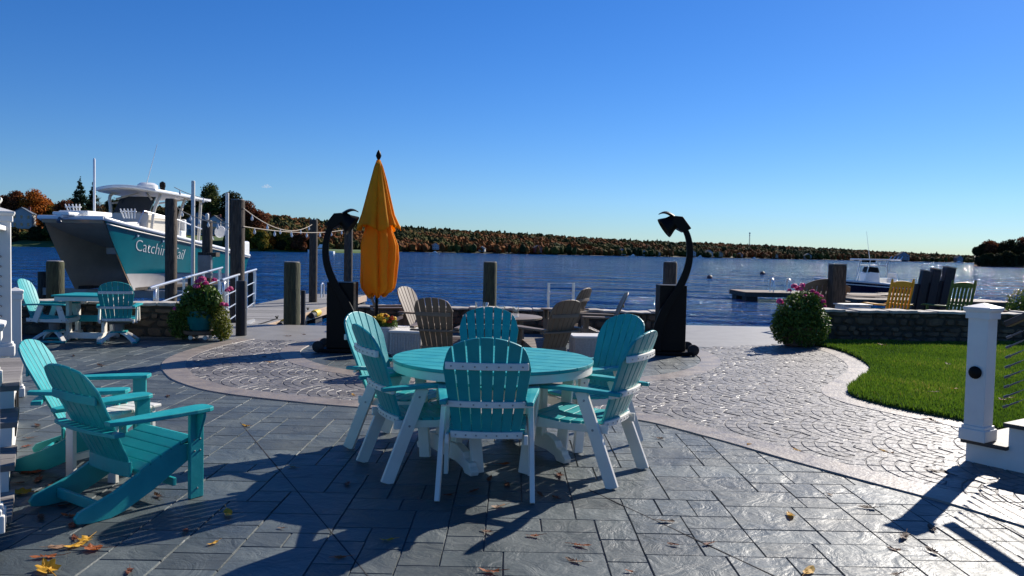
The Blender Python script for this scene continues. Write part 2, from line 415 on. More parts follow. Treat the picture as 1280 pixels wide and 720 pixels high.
# pale strip at the water's edge
b = MB(); b.prism([(3.35, back_y), (22, 14.2), (22, 17.93), (3.4, 17.65), (3.12, 15.78), (3.12, 13.5)], (0, 0, 0.004), (1,0,0), (0,1,0), (0, 0, -0.012))
b.prism([(-13, 13.7), (-4.9, 13.15), (-3.0, 13.05), (-3.0, 15.78), (-8.5, 15.93), (-13, 16.03)], (0, 0, 0.004), (1,0,0), (0,1,0), (0, 0, -0.012))
tag(b.build('pavement', PALE), kind='structure')
# saw-cut control joints
for (x1, y1, x2, y2) in ((300, 528, 468, 730), (736, 612, 985, 728)):
    p, q = gp(x1, y1), gp(x2, y2); bb = MB(); bb.bar((p.x, p.y, 0.0002), (q.x, q.y, 0.0002), 0.006, 0.0036); tag(bb.build('control_joint', JOINT), kind='structure')

# lawn
LAWNB = mat('lawn_soil', (0.03, 0.055, 0.012), (0.02, 0.035, 0.01), 0.95, 5, 0.6, 60)
lawn_edge = [(p.x, p.y) for p in offset(curb, -0.14)] 
te = offset(curb, -0.14); te2 = offset(curb, 0.14)
if te[40].x < te2[40].x: te = te2
lp = [(p.x, p.y) for p in te] + [(14.5, 5.2), (14.5, 15.3), (5.2, 14.35)]
lo = MB(); lo.prism(lp, (0, 0, 0.03), (1,0,0), (0,1,0), (0,0,-0.05)); tag(lo.build('lawn', LAWNB), kind='structure')
GR_ = mat('grass_blade', (0.07, 0.15, 0.015), (0.05, 0.11, 0.012), 0.55, 1.2, attr=True, sub=0.35,
          ramp=[(0.0, (0.06, 0.12, 0.008)), (0.5, (0.10, 0.19, 0.012)), (0.85, (0.17, 0.25, 0.018)), (1.0, (0.30, 0.26, 0.06))])
pts = []
while len(pts) < 170000:
    xs = rng.uniform(3.6, 14.4, 60000); ys = 5.2 + (15.2-5.2)*rng.random(60000)**1.15
    for x, y in zip(xs, ys):
        if x/y < 0.85 and inpoly(x, y, lp): pts.append((x, y))
P_ = np.array(pts[:170000]); n = len(P_); an = rng.uniform(0, 2*PI, n)
pn = np.sin(P_[:, 0]*2.1+1)*np.cos(P_[:, 1]*1.7)+np.sin(P_[:, 0]*5.3)*np.cos(P_[:, 1]*4.1)*0.5
hh = rng.uniform(0.035, 0.075, n)*(1+0.2*pn); ww = 0.0055 + 0.0006*P_[:, 1]
dx, dy = np.cos(an)*ww, np.sin(an)*ww; lx, ly = rng.normal(0, 0.018, n), rng.normal(0, 0.018, n)
V = np.zeros((n, 3, 3)); V[:, 0] = np.c_[P_[:, 0]-dx, P_[:, 1]-dy, np.full(n, 0.028)]; V[:, 1] = np.c_[P_[:, 0]+dx, P_[:, 1]+dy, np.full(n, 0.028)]
V[:, 2] = np.c_[P_[:, 0]+lx, P_[:, 1]+ly, 0.03+hh]
tag(raw('grass', V.reshape(-1, 3), np.arange(n*3).reshape(-1, 3), GR_, tone=np.clip(0.42+0.24*pn+rng.normal(0, 0.2, n), 0, 1)), kind='stuff')
bpy.data.objects['grass']['label'] = 'short green lawn grass between the curved kerb and the stone wall'; bpy.data.objects['grass']['category'] = 'grass'

# water
def water_mat():
    M = bpy.data.materials.new('sea_water'); M.use_nodes = True; N = M.node_tree.nodes; L = M.node_tree.links; P = N['Principled BSDF']
    P.inputs['Base Color'].default_value = (0.004, 0.14, 0.52, 1); P.inputs['Roughness'].default_value = 0.08; P.inputs['IOR'].default_value = 1.33
    g_ = N.new('ShaderNodeNewGeometry'); 
    hts = []
    for sc, st, det, dis in ((0.9, (1, 1.7, 1), 3, 0.3), (3.2, (1, 1.5, 1), 4, 0.5), (0.12, (0.6, 1.4, 1), 3, 0.2)):
        mp = N.new('ShaderNodeMapping'); mp.inputs['Scale'].default_value = st; mp.inputs['Rotation'].default_value = (0, 0, R(18))
        L.new(g_.outputs['Position'], mp.inputs[0])
        z = N.new('ShaderNodeTexNoise'); z.inputs['Scale'].default_value = sc; z.inputs['Detail'].default_value = det; z.inputs['Distortion'].default_value = dis
        L.new(mp.outputs[0], z.inputs[0]); hts.append(z.outputs[0])
    prev = None
    for h_, d_, s_ in zip(hts, (4.5, 1.8, 8.0), (1.0, 1.0, 1.0)):
        b = N.new('ShaderNodeBump'); b.inputs['Distance'].default_value = d_; b.inputs['Strength'].default_value = s_
        L.new(h_, b.inputs['Height'])
        if prev: L.new(prev, b.inputs['Normal'])
        prev = b.outputs[0]
    L.new(prev, P.inputs['Normal'])
    return M
WATER = water_mat(); WZ = -0.8
wb_ = MB(); wb_.add([(-9000, -50, WZ), (9000, -50, WZ), (9000, 14000, WZ), (-9000, 14000, WZ)], [(0, 1, 2, 3)])
tag(wb_.build('water', WATER), kind='structure')

# ---- far wooded shore
FARG = mat('shore_ground', (0.045, 0.04, 0.02), (0.03, 0.035, 0.012), 0.95, 0.02)
AUT = [(0.0, (0.02, 0.032, 0.012)), (0.22, (0.05, 0.065, 0.016)), (0.38, (0.12, 0.105, 0.018)), (0.5, (0.18, 0.085, 0.022)), (0.64, (0.24, 0.075, 0.02)), (0.8, (0.30, 0.12, 0.02)), (0.92, (0.13, 0.045, 0.025)), (1.0, (0.32, 0.18, 0.025))]
AUT = [(p_, tuple(v*.72 for v in c_)) for p_, c_ in AUT]
FOLF = mat('autumn_wood', (0.1, 0.1, 0.1), None, 0.9, 0.15, attr=True, ramp=AUT, spec=0.1)
# azimuth px, skyline px above horizon, shore distance
prof = [(-400, 50, 560), (-100, 50, 560), (150, 50, 600), (300, 49, 640), (340, 43, 680), (400, 37, 720), (450, 33, 760), (500, 31, 800), (560, 28.5, 850), (640, 26, 900), (720, 22.5, 950), (800, 19.5, 1020), (900, 18, 1150), (1000, 15.5, 1280), (1100, 12, 1400), (1200, 9, 1500), (1300, 8, 1550), (1700, 9, 1600)]
pa = np.array(prof, float)
def pint(x, k): return np.interp(x, pa[:, 0], pa[:, k])
DEPTH = 220.0; CRH = 11.0
def shore_pt(x, d):
    """x: azimuth px, d: depth behind the shoreline (0..DEPTH) -> X, Y, Z ground"""
    D = pint(x, 2); Y = D + d; X = (x-640)/1000*Y*1.0
    top = EYE + pint(x, 1)/1000*(D+DEPTH) - CRH
    z = WZ + 0.6 + (top-WZ-0.6)*np.clip((d-12)/(DEPTH-12), 0, 1)**0.8
    return X, Y, z
xs = np.linspace(-400, 1700, 106); ds = [-3, 0, 12, 40, 90, 150, 220, 320]
V = []
for d in ds:
    for x in xs:
        X, Y, Z = shore_pt(x, max(d, 0)); 
        if d < 0: X, Y, Z = X, Y-3, WZ-1
        elif d == 0: Z = WZ+0.25
        if d > DEPTH: Y += 100; Z -= 6
        V.append((X, Y, Z))
nc = len(xs); Fq = [(i*nc+j, i*nc+j+1, (i+1)*nc+j+1, (i+1)*nc+j) for i in range(len(ds)-1) for j in range(nc-1)]
tag(raw('hills', np.array(V), np.array(Fq), FARG, smooth=True), kind='structure')
bm = bmesh.new(); bmesh.ops.create_icosphere(bm, subdivisions=2, radius=1)
IV = np.array([v.co for v in bm.verts]); IF = np.array([[v.index for v in f.verts] for f in bm.faces]); bm.free()
def crowns(C_, Rr, tones, jit=0.34, cards=22):
    """C_ (n,3), Rr (n,3): jittered blobs plus loose leaf clumps on their skin"""
    n = len(C_); V = IV[None]*(1+rng.normal(0, jit*0.6, (n, len(IV), 1)))
    V = V*Rr[:, None, :] + C_[:, None, :]
    Fc = (IF[None] + (np.arange(n)*len(IV))[:, None, None]).reshape(-1, 3)
    tn = (tones[:, None] + rng.normal(0, 0.03, (n, len(IF)))).ravel()
    V = V.reshape(-1, 3)
    d = rng.normal(size=(n, cards, 3)); d /= np.linalg.norm(d, axis=2, keepdims=True); d[..., 2] = np.abs(d[..., 2])*0.9-0.15
    c = C_[:, None]+d*Rr[:, None]*rng.uniform(0.92, 1.18, (n, cards, 1))
    s = Rr.mean(1)[:, None, None]*0.17
    tri = c[:, :, None, :] + rng.normal(0, 1, (n, cards, 3, 3))*s[..., None]*0.6
    b0 = len(V); V2 = tri.reshape(-1, 3)
    F2 = np.arange(len(V2)).reshape(-1, 3)+b0
    t2 = (tones[:, None] + rng.normal(0, 0.04, (n, cards))).ravel()
    return np.r_[V, V2], np.r_[Fc, F2], np.clip(np.r_[tn, t2], 0, 1)
NC = 15000
ax_ = rng.uniform(-60, 1420, NC); dd = DEPTH*rng.random(NC)**0.75
X, Y, Z = shore_pt(ax_, dd)
# species patches so colours cluster
pch = 0.46+0.30*np.sin(X*0.021+np.sin(Y*0.013)*2)*np.cos(Y*0.03+1.0)+0.10*np.sin(X*0.06+Y*0.05)*np.cos(X*0.043)+rng.normal(0, 0.08, NC)
con = rng.random(NC) < 0.09; pch[con] = rng.uniform(0.02, 0.2, con.sum())
rr = 1.8+3.6*rng.random(NC)**1.8; hz = rng.uniform(2.8, 5.0, NC); hz[con] *= 1.15; 
ok = ~((ax_ > 330) & (ax_ < 400) & (dd < 8))
V, Fc, tn = crowns(np.c_[X, Y, Z+hz*0.8+1.0][ok], np.c_[rr, rr, hz][ok], np.clip(pch, 0.02, 0.98)[ok])
o = tag(raw('far_woods', V, Fc, FOLF, tone=tn), kind='stuff'); o['label'] = 'low hills of rust and green autumn woods across the water'; o['category'] = 'woods'
# ================================================================ WALLS, PILINGS, DOCKS
def stone_wall(name, a, b, h, th, label, cap_over=0.03, group=None, fill=True):
    """dry stone wall a->b: mortar core, face stones and irregular cap stones"""
    a = Vector((*a, 0)); b = Vector((*b, 0)); d = (b-a); L_ = d.length; d.normalize(); nrm = Vector((d.y, -d.x, 0))
    root = thing(name, (a.x, a.y, 0), math.atan2(d.y, d.x), label, 'wall', group)
    core = MB(); core.box((L_/2, 0, (h-0.05)/2-0.03), (L_, th-0.06, h-0.05+0.06)); core.build('core', STONE, root)
    st = MB()
    for side in (-1, 1):
        z = 0.0
        while z < h-0.06:
            rh = min(random.uniform(0.09, 0.17), h-0.05-z); x = random.uniform(-0.1, 0)
            while x < L_:
                w_ = random.uniform(0.10, 0.40); cx = x+w_/2; 
                n = 7; c = Vector((min(max(cx, 0.06), L_-0.06), side*(th/2-0.03), z+rh/2+random.uniform(-.018, .012))); vs = []; rh0 = rh; rh = rh0*random.uniform(.8, 1.15)
                out = side*random.uniform(0.02, 0.05)
                for k in range(n):
                    an = 2*PI*k/n+random.uniform(-.3, .3); q = random.uniform(0.8, 1.04)
                    ex = math.copysign(abs(math.cos(an))**0.6, math.cos(an)); ez = math.copysign(abs(math.sin(an))**0.6, math.sin(an))
                    vs.append((c.x+ex*w_/2*q*0.98, c.y, c.z+ez*rh/2*q*1.02))
                for k in range(n): v = Vector(vs[k]); vs.append(((v.x-c.x)*0.78+c.x, c.y+out, (v.z-c.z)*0.76+c.z))
                fs = [(k, (k+1) % n, (k+1) % n+n, k+n) for k in range(n)] + [tuple(range(n, 2*n))]
                st.add(vs, fs, random.random()); x += w_; rh = rh0
            z += rh
    st.build('face_stones', ROCK, root, tone=True)
    cp = MB(); x = -0.02
    while x < L_:
        w_ = random.uniform(0.18, 0.6); w_ = min(w_, L_+0.02-x+0.001); 
        if w_ < 0.1: break
        n = 5; t_ = random.uniform(0.03, 0.06); g = []; yo = random.uniform(-.02, .02)
        for i in range(3):
            yy = (i-1)*(th/2+cap_over); 
            g.append([(x+0.004+(w_-0.008)*j/n, yy*(1+random.uniform(-.10, .04))+yo, h-0.05+t_+random.uniform(-.008, .008)) for j in range(n+1)])
        cp.plate(g, (0, 0, -t_+0.004), random.random()); x += w_
    cp.build('cap_stones', CAPST, root, tone=True, bev=0.008)
    return root
stone_wall('stone_wall', (-11.5, 13.35), (-5.35, 13.45), 0.57, 0.42, 'low field stone wall behind the small turquoise table at the left')
stone_wall('stone_wall', (-2.95, 15.35), (3.0, 15.35), 0.47, 0.40, 'low stone seat wall behind the taupe chairs at the water edge')
stone_wall('stone_wall', (5.55, 14.62), (15.5, 15.35), 0.62, 0.42, 'long dark stone wall with pale cap along the back of the lawn')

def piling(x, ytop, Y, wpx, label, mt=PILE, zb=-3.0, lean=0.0, square=False, capm=True, group='dock pilings', step=False, z=None, name='piling'):
    p = at(x, ytop, Y); r_ = wpx/1000*Y/2; zt = p.z if z is None else z
    X = p.x; root = thing(name, (X, Y, zb), 0, label, 'piling', group)
    if lean: root.rotation_euler = (0, lean, 0); root.location.x = X-math.tan(lean)*(zt-zb)
    h = (zt-zb)/math.cos(lean)
    b = MB()
    if square: b.box((0, 0, h/2), (2*r_, 2*r_, h)); b.build('post', mt, root, bev=0.02)
    else:
        ph = random.uniform(0, 6)
        b.lathe([(r_*1.03, 0), (r_*1.02, h*0.5), (r_, h-0.03), (r_*0.95, h)], n=20, jit=lambda a, i, z_: 1+0.035*math.sin(3*a+ph)+0.02*math.sin(7*a))
        b.build('post', mt, root, smooth=True)
    if capm:
        c = MB()
        if square: c.box((0, 0, h+0.012), (2*r_*0.99, 2*r_*0.99, 0.022))
        else: c.lathe([(r_*0.93, h+0.001), (r_*0.9, h+0.016)], n=20)
        c.build('top', PTOP, root)
    return root
piling(69, 327, 14.35, 20, 'short mossy green piling beside the catamaran bow behind the small turquoise table', PILEG)
P2 = piling(214, 249, 20, 14, 'tall weathered piling in front of the boat name')
P3 = piling(259, 276, 22, 12, 'medium brown piling with a grey box near the boat stern')
P4 = piling(297, 250, 17.5, 17, 'tallest dark piling beside the aluminium gangway rail')
piling(302, 351, 13.75, 13, 'short black sleeved post at the patio corner beside the pink planter', NAVY, zb=-0.02, capm=False)
piling(365, 328, 16.05, 20, 'short thick green piling on the near edge of the grey dock', PILEG)
P7 = piling(392, 275, 28, 10, 'thin tall piling at the far end of the grey dock')
P8 = piling(436, 276, 28, 10.5, 'tall piling half hidden between the heater and the orange umbrella')
piling(613, 328, 17, 17, 'lone green piling in the water directly behind the turquoise dining set', PILEG)
piling(838, 328, 17, 17, 'short piling behind the right black heater')
piling(1047, 331, 16.5, 17, 'square brown piling behind the wall beside the right planter', PILE, zb=-0.02, square=True)
for x, yt, w_, lb in ((1157, 339, 9.5, 'leftmost leaning black post of the cluster between the yellow and green rocking chairs'),
                      (1170, 337, 10.5, 'middle leaning black post of the cluster between the yellow and green rocking chairs'),
                      (1187, 335, 12, 'rightmost leaning black post of the cluster next to the green rocking chair')):
    t = piling(x, yt, 17.2, w_, lb, NAVY, zb=-0.02, lean=R(9), square=True, group='leaning black posts behind the wall')
    b = MB(); hh_ = (at(x, yt, 17.2).z+0.02)-0.28; b.box((-0.13, 0.03, hh_/2), (0.08, 0.15, hh_)); b.build('brace', NAVY, t, bev=0.01)
b = MB(); b.bar((0, 0, 0), (0.0, 0, 1.2), 0.1, 0.1); p = at(379, 363, 16.3)
b2 = MB(); b2.lathe([(0.05, -3), (0.05, p.z)], (p.x, p.y, 0), n=10); tag(b2.build('mooring_stake', NAVY), 'thin dark stake beside the short thick green piling', 'stake')
# grey electrical box on P3
b = MB(); b.box((0.02, -0.19, 0), (0.36, 0.14, 0.62)); bx_ = b.build('meter_box', GREYM, P3, bev=0.01); bx_.location = (0, 0, at(255, 333, 22).z+3)
b = MB(); b.box((0, 0, 0), (0.5, 0.3, 0.12)); bx_ = b.build('bracket', PILE, P3, bev=0.01); bx_.location = (0.05, 0, at(255, 318, 22).z+3)
b = MB(); b.lathe([(0.03, 0), (0.05, 0.05), (0.05, 0.16), (0.02, 0.2)], n=10); bx_ = b.build('lamp', WHT, P3, smooth=True); bx_.location = (0, 0, at(259, 276, 22).z+3.01)

# ---- docks
def boards(b, x0, x1, y0, y1, z, th=0.04, w=0.14, along='x'):
    y = y0
    while y < y1-0.02:
        e = min(y+w-0.008, y1)
        b.box(((x0+x1)/2, (y+e)/2, z-th/2+random.uniform(-.002, .002)), (x1-x0, e-y, th), tone=random.random()); y += w
def float_dock(name, x0, x1, y0, y1, z, label, rot=0, fl=True):
    t = thing(name, ((x0+x1)/2, (y0+y1)/2, z), rot, label, 'dock'); hx, hy = (x1-x0)/2, (y1-y0)/2
    b = MB(); boards(b, -hx, hx, -hy, hy, 0); b.build('decking', DOCKW if fl else DOCKB, t, tone=True)
    b = MB(); b.box((hx+0.025, 0, -0.13), (0.05, 2*hy+0.1, 0.24)); b.box((-hx-0.025, 0, -0.13), (0.05, 2*hy+0.1, 0.24)); b.box((0, -hy-0.025, -0.13), (2*hx, 0.05, 0.24)); b.box((0, hy+0.025, -0.13), (2*hx, 0.05, 0.24))
    b.build('fascia', FASC if fl else FASD, t, bev=0.006)
    y = -hy+0.5
    while y < hy:
        for sx in (-1, 1): b = MB(); b.box((sx*(hx-0.35), y, -0.42), (0.6, 0.9, 0.38)); b.build('float', RUBBER, t, bev=0.03)
        y += 1.9
    return t
dk = float_dock('floating_dock', -8.45, -6.05, 17.2, 33.0, -0.36, 'grey board floating dock with yellow bumpers running out from the patio')
for k, (px_, py_) in enumerate(((343, 402), (399, 391), (446, 381))):
    Y = (EYE+0.42)/((py_-(315+0.021*(px_-640)))/1000)
    b = MB(); b.lathe([(0.03, -0.32), (0.11, -0.27), (0.125, 0), (0.11, 0.27), (0.03, 0.32)], n=14, ax=Matrix.Rotation(R(90), 3, 'X'))
    o = b.build('bumper', YEL, dk, smooth=True); o.location = (1.33, Y-25.1, -0.08)
    b = MB(); b.lathe([(0.03, -0.20), (0.09, -0.17), (0.1, 0), (0.09, 0.17), (0.03, 0.20)], n=12, ax=Matrix.Rotation(R(90), 3, 'X'))
    o = b.build('tyre', RUBBER, dk, smooth=True); o.location = (1.36, Y-25.1-0.55, -0.1)
for k in range(5):
    b = MB(); b.tube([(-0.12, 0, 0.07), (0.12, 0, 0.07)], 0.018); b.tube([(-0.05, 0, 0), (-0.05, 0, 0.07)], 0.016); b.tube([(0.05, 0, 0), (0.05, 0, 0.07)], 0.016)
    o = b.build('cleat', RUBBER, dk, smooth=True); o.location = (1.05, -7.2+k*3.2, 0); o.rotation_euler = (0, 0, R(90))
b = MB(); b.tube([(0, 0, -0.6), (0, 0, 0.5), (0.0, 0.2, 0.55), (0.0, 0.42, 0.5), (0, 0.42, -0.6)], 0.03)
p = at(404, 363, 30.0); o = b.build('ladder', ALU, None, smooth=True); o.location = (p.x-0.2, 30.5, -0.36); tag(o, 'small bright metal ladder hoop at the far end of the grey dock', 'ladder')

def rail(pts_top, drop, label, name='gangway_railing'):
    """aluminium rail: top tube, rails, posts"""
    t = thing(name, pts_top[0][:2]+(0,), 0, label, 'railing', 'aluminium gangway railings'); o0 = Vector((pts_top[0][0], pts_top[0][1], 0))
    P = [Vector(p)-o0 for p in pts_top]
    b = MB(); a, c = P[0], P[-1]; d = (c-a).normalized()
    e1 = [a-Vector((0, 0, drop))-d*0.02, a-Vector((0, 0, 0.25))-d*0.16, a-d*0.08-Vector((0, 0, .04))]
    e2 = [c+d*0.10-Vector((0, 0, .02)), c+d*0.2-Vector((0, 0, 0.18)), c+d*0.12-Vector((0, 0, drop*0.8))]
    b.tube(catmull(e1+[a, c]+e2, 5), 0.028, 10); b.build('handrail', ALU, t, smooth=True)
    for k in (0.33, 0.62, 0.88):
        b = MB(); b.tube([a-Vector((0, 0, drop*k)), c-Vector((0, 0, drop*k))], 0.014, 8); b.build('rail', ALU, t, smooth=True)
    for k in range(4):
        q = a.lerp(c, (k+0.02)/3.04); b = MB(); b.tube([q-Vector((0, 0, drop)), q], 0.026, 8); b.build('post', ALU, t, smooth=True)
A1 = at(196, 357.5, 14.2); B1 = at(274, 335.5, 21.5)
rail([tuple(A1), tuple(B1)], 0.95, 'left aluminium gangway railing rising behind the pink flower planter')
A2_ = at(281, 349, 15.2); B2_ = at(318, 337.5, 20.5)
rail([tuple(A2_), tuple(B2_)], 0.95, 'right aluminium gangway railing beside the tall dark piling')
t = thing('gangway', (-6.1, 14.6, -0.05), 0, 'narrow grey gangway between the two aluminium railings', 'gangway')
b = MB(); g0 = [Vector((A1.x, A1.y, 0)), Vector((A2_.x, A2_.y, 0))]; g1 = [Vector((B1.x, B1.y, -0.3)), Vector((B2_.x, B2_.y, -0.3))]
o0 = Vector((-6.1, 14.6, -0.05)); b.plate([[g0[0]-o0, g0[1]-o0], [g1[0]-o0, g1[1]-o0]], (0, 0, -0.06)); b.build('deck', DOCKW, t)
b = MB(); b.bar(g0[1]-o0-Vector((0,0,.1)), g1[1]-o0-Vector((0,0,.1)), 0.05, 0.16); b.bar(g0[0]-o0-Vector((0,0,.1)), g1[0]-o0-Vector((0,0,.1)), 0.05, 0.16); b.build('beam', ALU, t)

# dock clutter: coiled rope, mooring lines
b = MB(); P = []
for k in range(90): a = k*0.42; P.append((0.16*math.cos(a)*(1-.003*k), 0.16*math.sin(a)*(1-.003*k), 0.015+0.0012*k))
b.tube(P, 0.014, 6); o = b.build('rope_coil', RUBBER, None, smooth=True, loc=(-6.55, 17.9, -0.355)); tag(o, 'black rope coil on the near corner of the grey dock', 'rope')
b = MB(); b.tube(catmull([(0, 0, 0.02), (0.5, 0.5, 0.10), (1.0, 0.9, -0.02), (1.5, 1.6, 0.12)], 6), 0.014, 6); o = b.build('mooring_line', RUBBER, None, smooth=True, loc=(-7.3, 18.2, -0.35)); tag(o, 'dark mooring line trailing over the grey dock edge', 'rope')
# right-hand dock
dk2 = float_dock('floating_dock', 12.3, 21.5, 42.0, 45.0, -0.30, 'long brown wooden dock reaching left into the water behind the right planter', fl=False)
dk3 = float_dock('floating_dock', 15.8, 23.0, 36.5, 39.0, -0.28, 'nearer brown wooden dock with a pale board pile behind the yellow rocking chair', fl=False)
for (lx, px_) in ((0, 0),):
    for q in (-3.1, -2.2):
        b = MB(); b.tube(catmull([(0, 0, -0.3), (0, 0, 0.5), (0.0, 0.25, 0.72), (0.0, 0.55, 0.6), (0, 0.55, -0.1)], 4), 0.03)
        o = b.build('ladder_rail', ALU, dk2, smooth=True); o.location = (q, -1.3, 0)
b = MB()
for k in range(4): b.box((0, k*0.17, 0.03+k*0.012), (2.0-0.2*k, 0.15, 0.05), Matrix.Rotation(R(6*k-8), 3, 'Z'), tone=random.random())
p = at(1082, 371, 38.2); o = b.build('board_pile', FASC, None, bev=0.005, loc=(p.x, 38.0, -0.25)); tag(o, 'pale boards lying loose on the near dock left of the yellow rocking chair', 'boards')
# ladder frame at the seat wall
t = thing('swim_ladder', (1.1, 16.3, 0), 0, 'upright metal ladder frame rising from the water beyond the seat wall', 'ladder')
a = at(686, 354, 16.3); c = at(717, 354, 16.3); o0 = Vector((1.1, 16.3, 0))
b = MB(); b.tube([(a.x-1.1, 0, -1.4), (a.x-1.1, 0, a.z), (c.x-1.1, 0, c.z), (c.x-1.1, 0, -1.4)], 0.028, 10); b.build('frame', ALU, t, smooth=True)
for z in (0.72, 0.2, -0.1, -0.4): b = MB(); b.tube([(a.x-1.1, 0, z), (c.x-1.1, 0, z)], 0.02, 8); b.build('rung', ALU, t, smooth=True)

# ---- string lights
ROPE = mat('pale_rope', (0.42, 0.36, 0.28), None, 0.8, 40)
BULB = mat('bulb_glass', (0.75, 0.75, 0.72), (0.7, 0.7, 0.68), 0.1, spec=0.8)
def strings(a, b_, sag, n, label):
    a = Vector(a); b_ = Vector(b_); P = [a.lerp(b_, k/24)-Vector((0, 0, sag*4*(k/24)*(1-k/24))) for k in range(25)]
    t = thing('string_lights', tuple(a), 0, label, 'string lights', 'string lights between the pilings')
    m_ = MB(); m_.tube([p-a for p in P], 0.010, 6); m_.build('wire', ROPE, t)
    for k in range(n):
        f = (k+0.5)/n; p = a.lerp(b_, f)-Vector((0, 0, sag*4*f*(1-f)))-a
        m_ = MB(); m_.lathe([(0.012, 0), (0.014, -0.04), (0.028, -0.07), (0.032, -0.10), (0.02, -0.13), (0.004, -0.14)], tuple(p), n=10)
        m_.build('bulb', BULB, t, smooth=True)
strings(at(223, 261, 20), at(291, 280, 17.5), 0.10, 6, 'pale light string between the weathered piling and the tallest piling')
strings(at(304, 260, 17.4), at(391, 280, 28), 0.35, 6, 'upper drooping light string from the tallest piling to the dock end')
strings(at(304, 283, 17.4), at(433, 287, 28), 0.12, 7, 'lower nearly level light string from the tallest piling across the dock')
strings(at(218, 234, 24), at(262, 249, 22.2), 0.05, 3, 'short light string above the boat hardtop near the white lift pole')
# white lift poles
for x, yt, Y, lb in ((241.5, 226, 22, 'tallest thin white boat lift pole left of the brown piling'), (284, 241, 22.8, 'thin white boat lift pole right of the brown piling')):
    p = at(x, yt, Y); b = MB(); b.lathe([(0.05, -3), (0.05, p.z-0.01), (0.04, p.z)], (0, 0, 0), n=12); o = b.build('lift_pole', WHT, None, smooth=True, loc=(p.x, p.y, 0)); tag(o, lb, 'pole', 'white boat lift poles')

# ================================================================ BIG CATAMARAN
HTEAL = mat('hull_teal', (0.001, 0.125, 0.155), (0.001, 0.105, 0.135), 0.25, 2, spec=0.25)
HBOT = mat('hull_bottom', (0.50, 0.47, 0.43), (0.42, 0.39, 0.36), 0.4, 2)
HTUN = mat('hull_tunnel', (0.44, 0.29, 0.165), (0.36, 0.235, 0.135), 0.5, 2)
GEL = mat('white_gelcoat', (0.82, 0.82, 0.80), (0.78, 0.78, 0.76), 0.22, 2, coat=0.3)
GEL2 = mat('cream_gelcoat', (0.60, 0.56, 0.48), (0.55, 0.51, 0.44), 0.35, 2)
TINT = mat('tinted_glass', (0.03, 0.04, 0.05), None, 0.05, spec=0.8)
LB = 8.9
boat = thing('catamaran', (-12.65, 23.0, 0), math.atan2(-0.1, 0.995), 'big white and teal power catamaran raised on its lift at the left', 'boat')
def gx_(t): return 0.97 + 0.46*min(1, t/0.38)**0.7 if t < 0.38 else 1.43-0.10*max(0, (t-0.7)/0.3)
def zs(t): return 2.26-1.08*t**0.85
def kx(t): return 0.93-0.05*min(1, t*3)
def rake(wv, t): return 1.55*(1-wv)**1.1*(1-t)**3
def outer(t, wv):
    """wv 0 keel .. 1 sheer"""
    fl = (0.0 if wv <= 0 else (0.62*(wv/0.3) if wv < 0.3 else 0.62+0.38*((wv-0.3)/0.7)**1.2))
    if t < 0.4: k = (t/0.4)**0.55; fl = fl*k + (wv**2.2)*(1-k)
    x = kx(t)+(gx_(t)-kx(t))*fl; zk = 0.12+0.05*t; z = zk+(zs(t)-zk)*wv + (0.10 if 0 < wv < 0.3 else 0)*(t**0.5)
    return Vector((x, t*LB+rake(wv, t), z))
def inner(t, wv):
    xi = kx(t)-0.5*min(1, t*2.2)**0.8*min(1, wv*2.5); zk = 0.12+0.05*t
    top = 2.14-1.1*min(1, t*2.2)**0.7
    z = zk+(top-zk)*wv
    return Vector((xi, t*LB+rake(z/2.3, t), z))
ts = [0, .012, .03, .06, .1, .15, .2, .27, .35, .45, .55, .65, .75, .85, .93, 1]
for sgn, nm in ((1, 'hull'), (-1, 'hull')):
    b = MB(); ws = [0, .06, .12, .18, .24, .3, .38, .48, .6, .72, .84, .93, 1]
    V = [[outer(t, w_) for w_ in ws] for t in ts]
    vs = [Vector((sgn*p.x, p.y, p.z)) for r_ in V for p in r_]; n = len(ws)
    for i in range(len(ts)-1):
        for j in range(n-1):
            a = i*n+j; q = (a, a+1, a+n+1, a+n)
            b.add([vs[k] for k in q], [(0, 1, 2, 3)], mi=(1 if ws[j] < 0.24 else 0))
    wi = [0, .15, .35, .55, .75, 1]; V = [[inner(t, w_) for w_ in wi] for t in ts]; n = len(wi)
    vs = [Vector((sgn*p.x, p.y, p.z)) for r_ in V for p in r_]
    for i in range(len(ts)-1):
        for j in range(n-1):
            a = i*n+j; b.add([vs[k] for k in (a, a+1, a+n+1, a+n)], [(0, 1, 2, 3)], mi=2)
    # transom
    tr = [outer(1, w_) for w_ in ws] + [inner(1, w_) for w_ in wi[::-1]]
    b.add([Vector((sgn*p.x, p.y, p.z)) for p in tr], [tuple(range(len(tr)))], mi=2)
    o = b.build(nm, [HTEAL, HBOT, HTUN], boat)
    bm = bmesh.new(); bm.from_mesh(o.data); bmesh.ops.remove_doubles(bm, verts=bm.verts, dist=0.0005); bmesh.ops.recalc_face_normals(bm, faces=bm.faces); bm.to_mesh(o.data); bm.free()
    o.data.polygons.foreach_set('use_smooth', [True]*len(o.data.polygons)); o.data.set_sharp_from_angle(angle=R(35))
b = MB(); g = [[Vector((x*inner(t, 1).x, inner(t, 1).y, inner(t, 1).z)) for x in (-1, -.5, 0, .5, 1)] for t in ts]; b.plate(g, (0, 0, 0.03)); b.build('tunnel_roof', HTUN, boat)
b = MB(); g = [[Vector((x*(gx_(t)), t*LB-0.02, zs(t)+0.01)) for x in (-1, -.6, -.2, .2, .6, 1)] for t in ts]; b.plate(g, (0, 0, -0.05)); b.build('deck', GEL, boat)
b = MB(); b.tube([Vector((gx_(t)+0.01, t*LB-0.03, zs(t))) for t in ts], 0.058, 12); b.tube([Vector((-gx_(t)-0.01, t*LB-0.03, zs(t))) for t in ts], 0.058, 12)
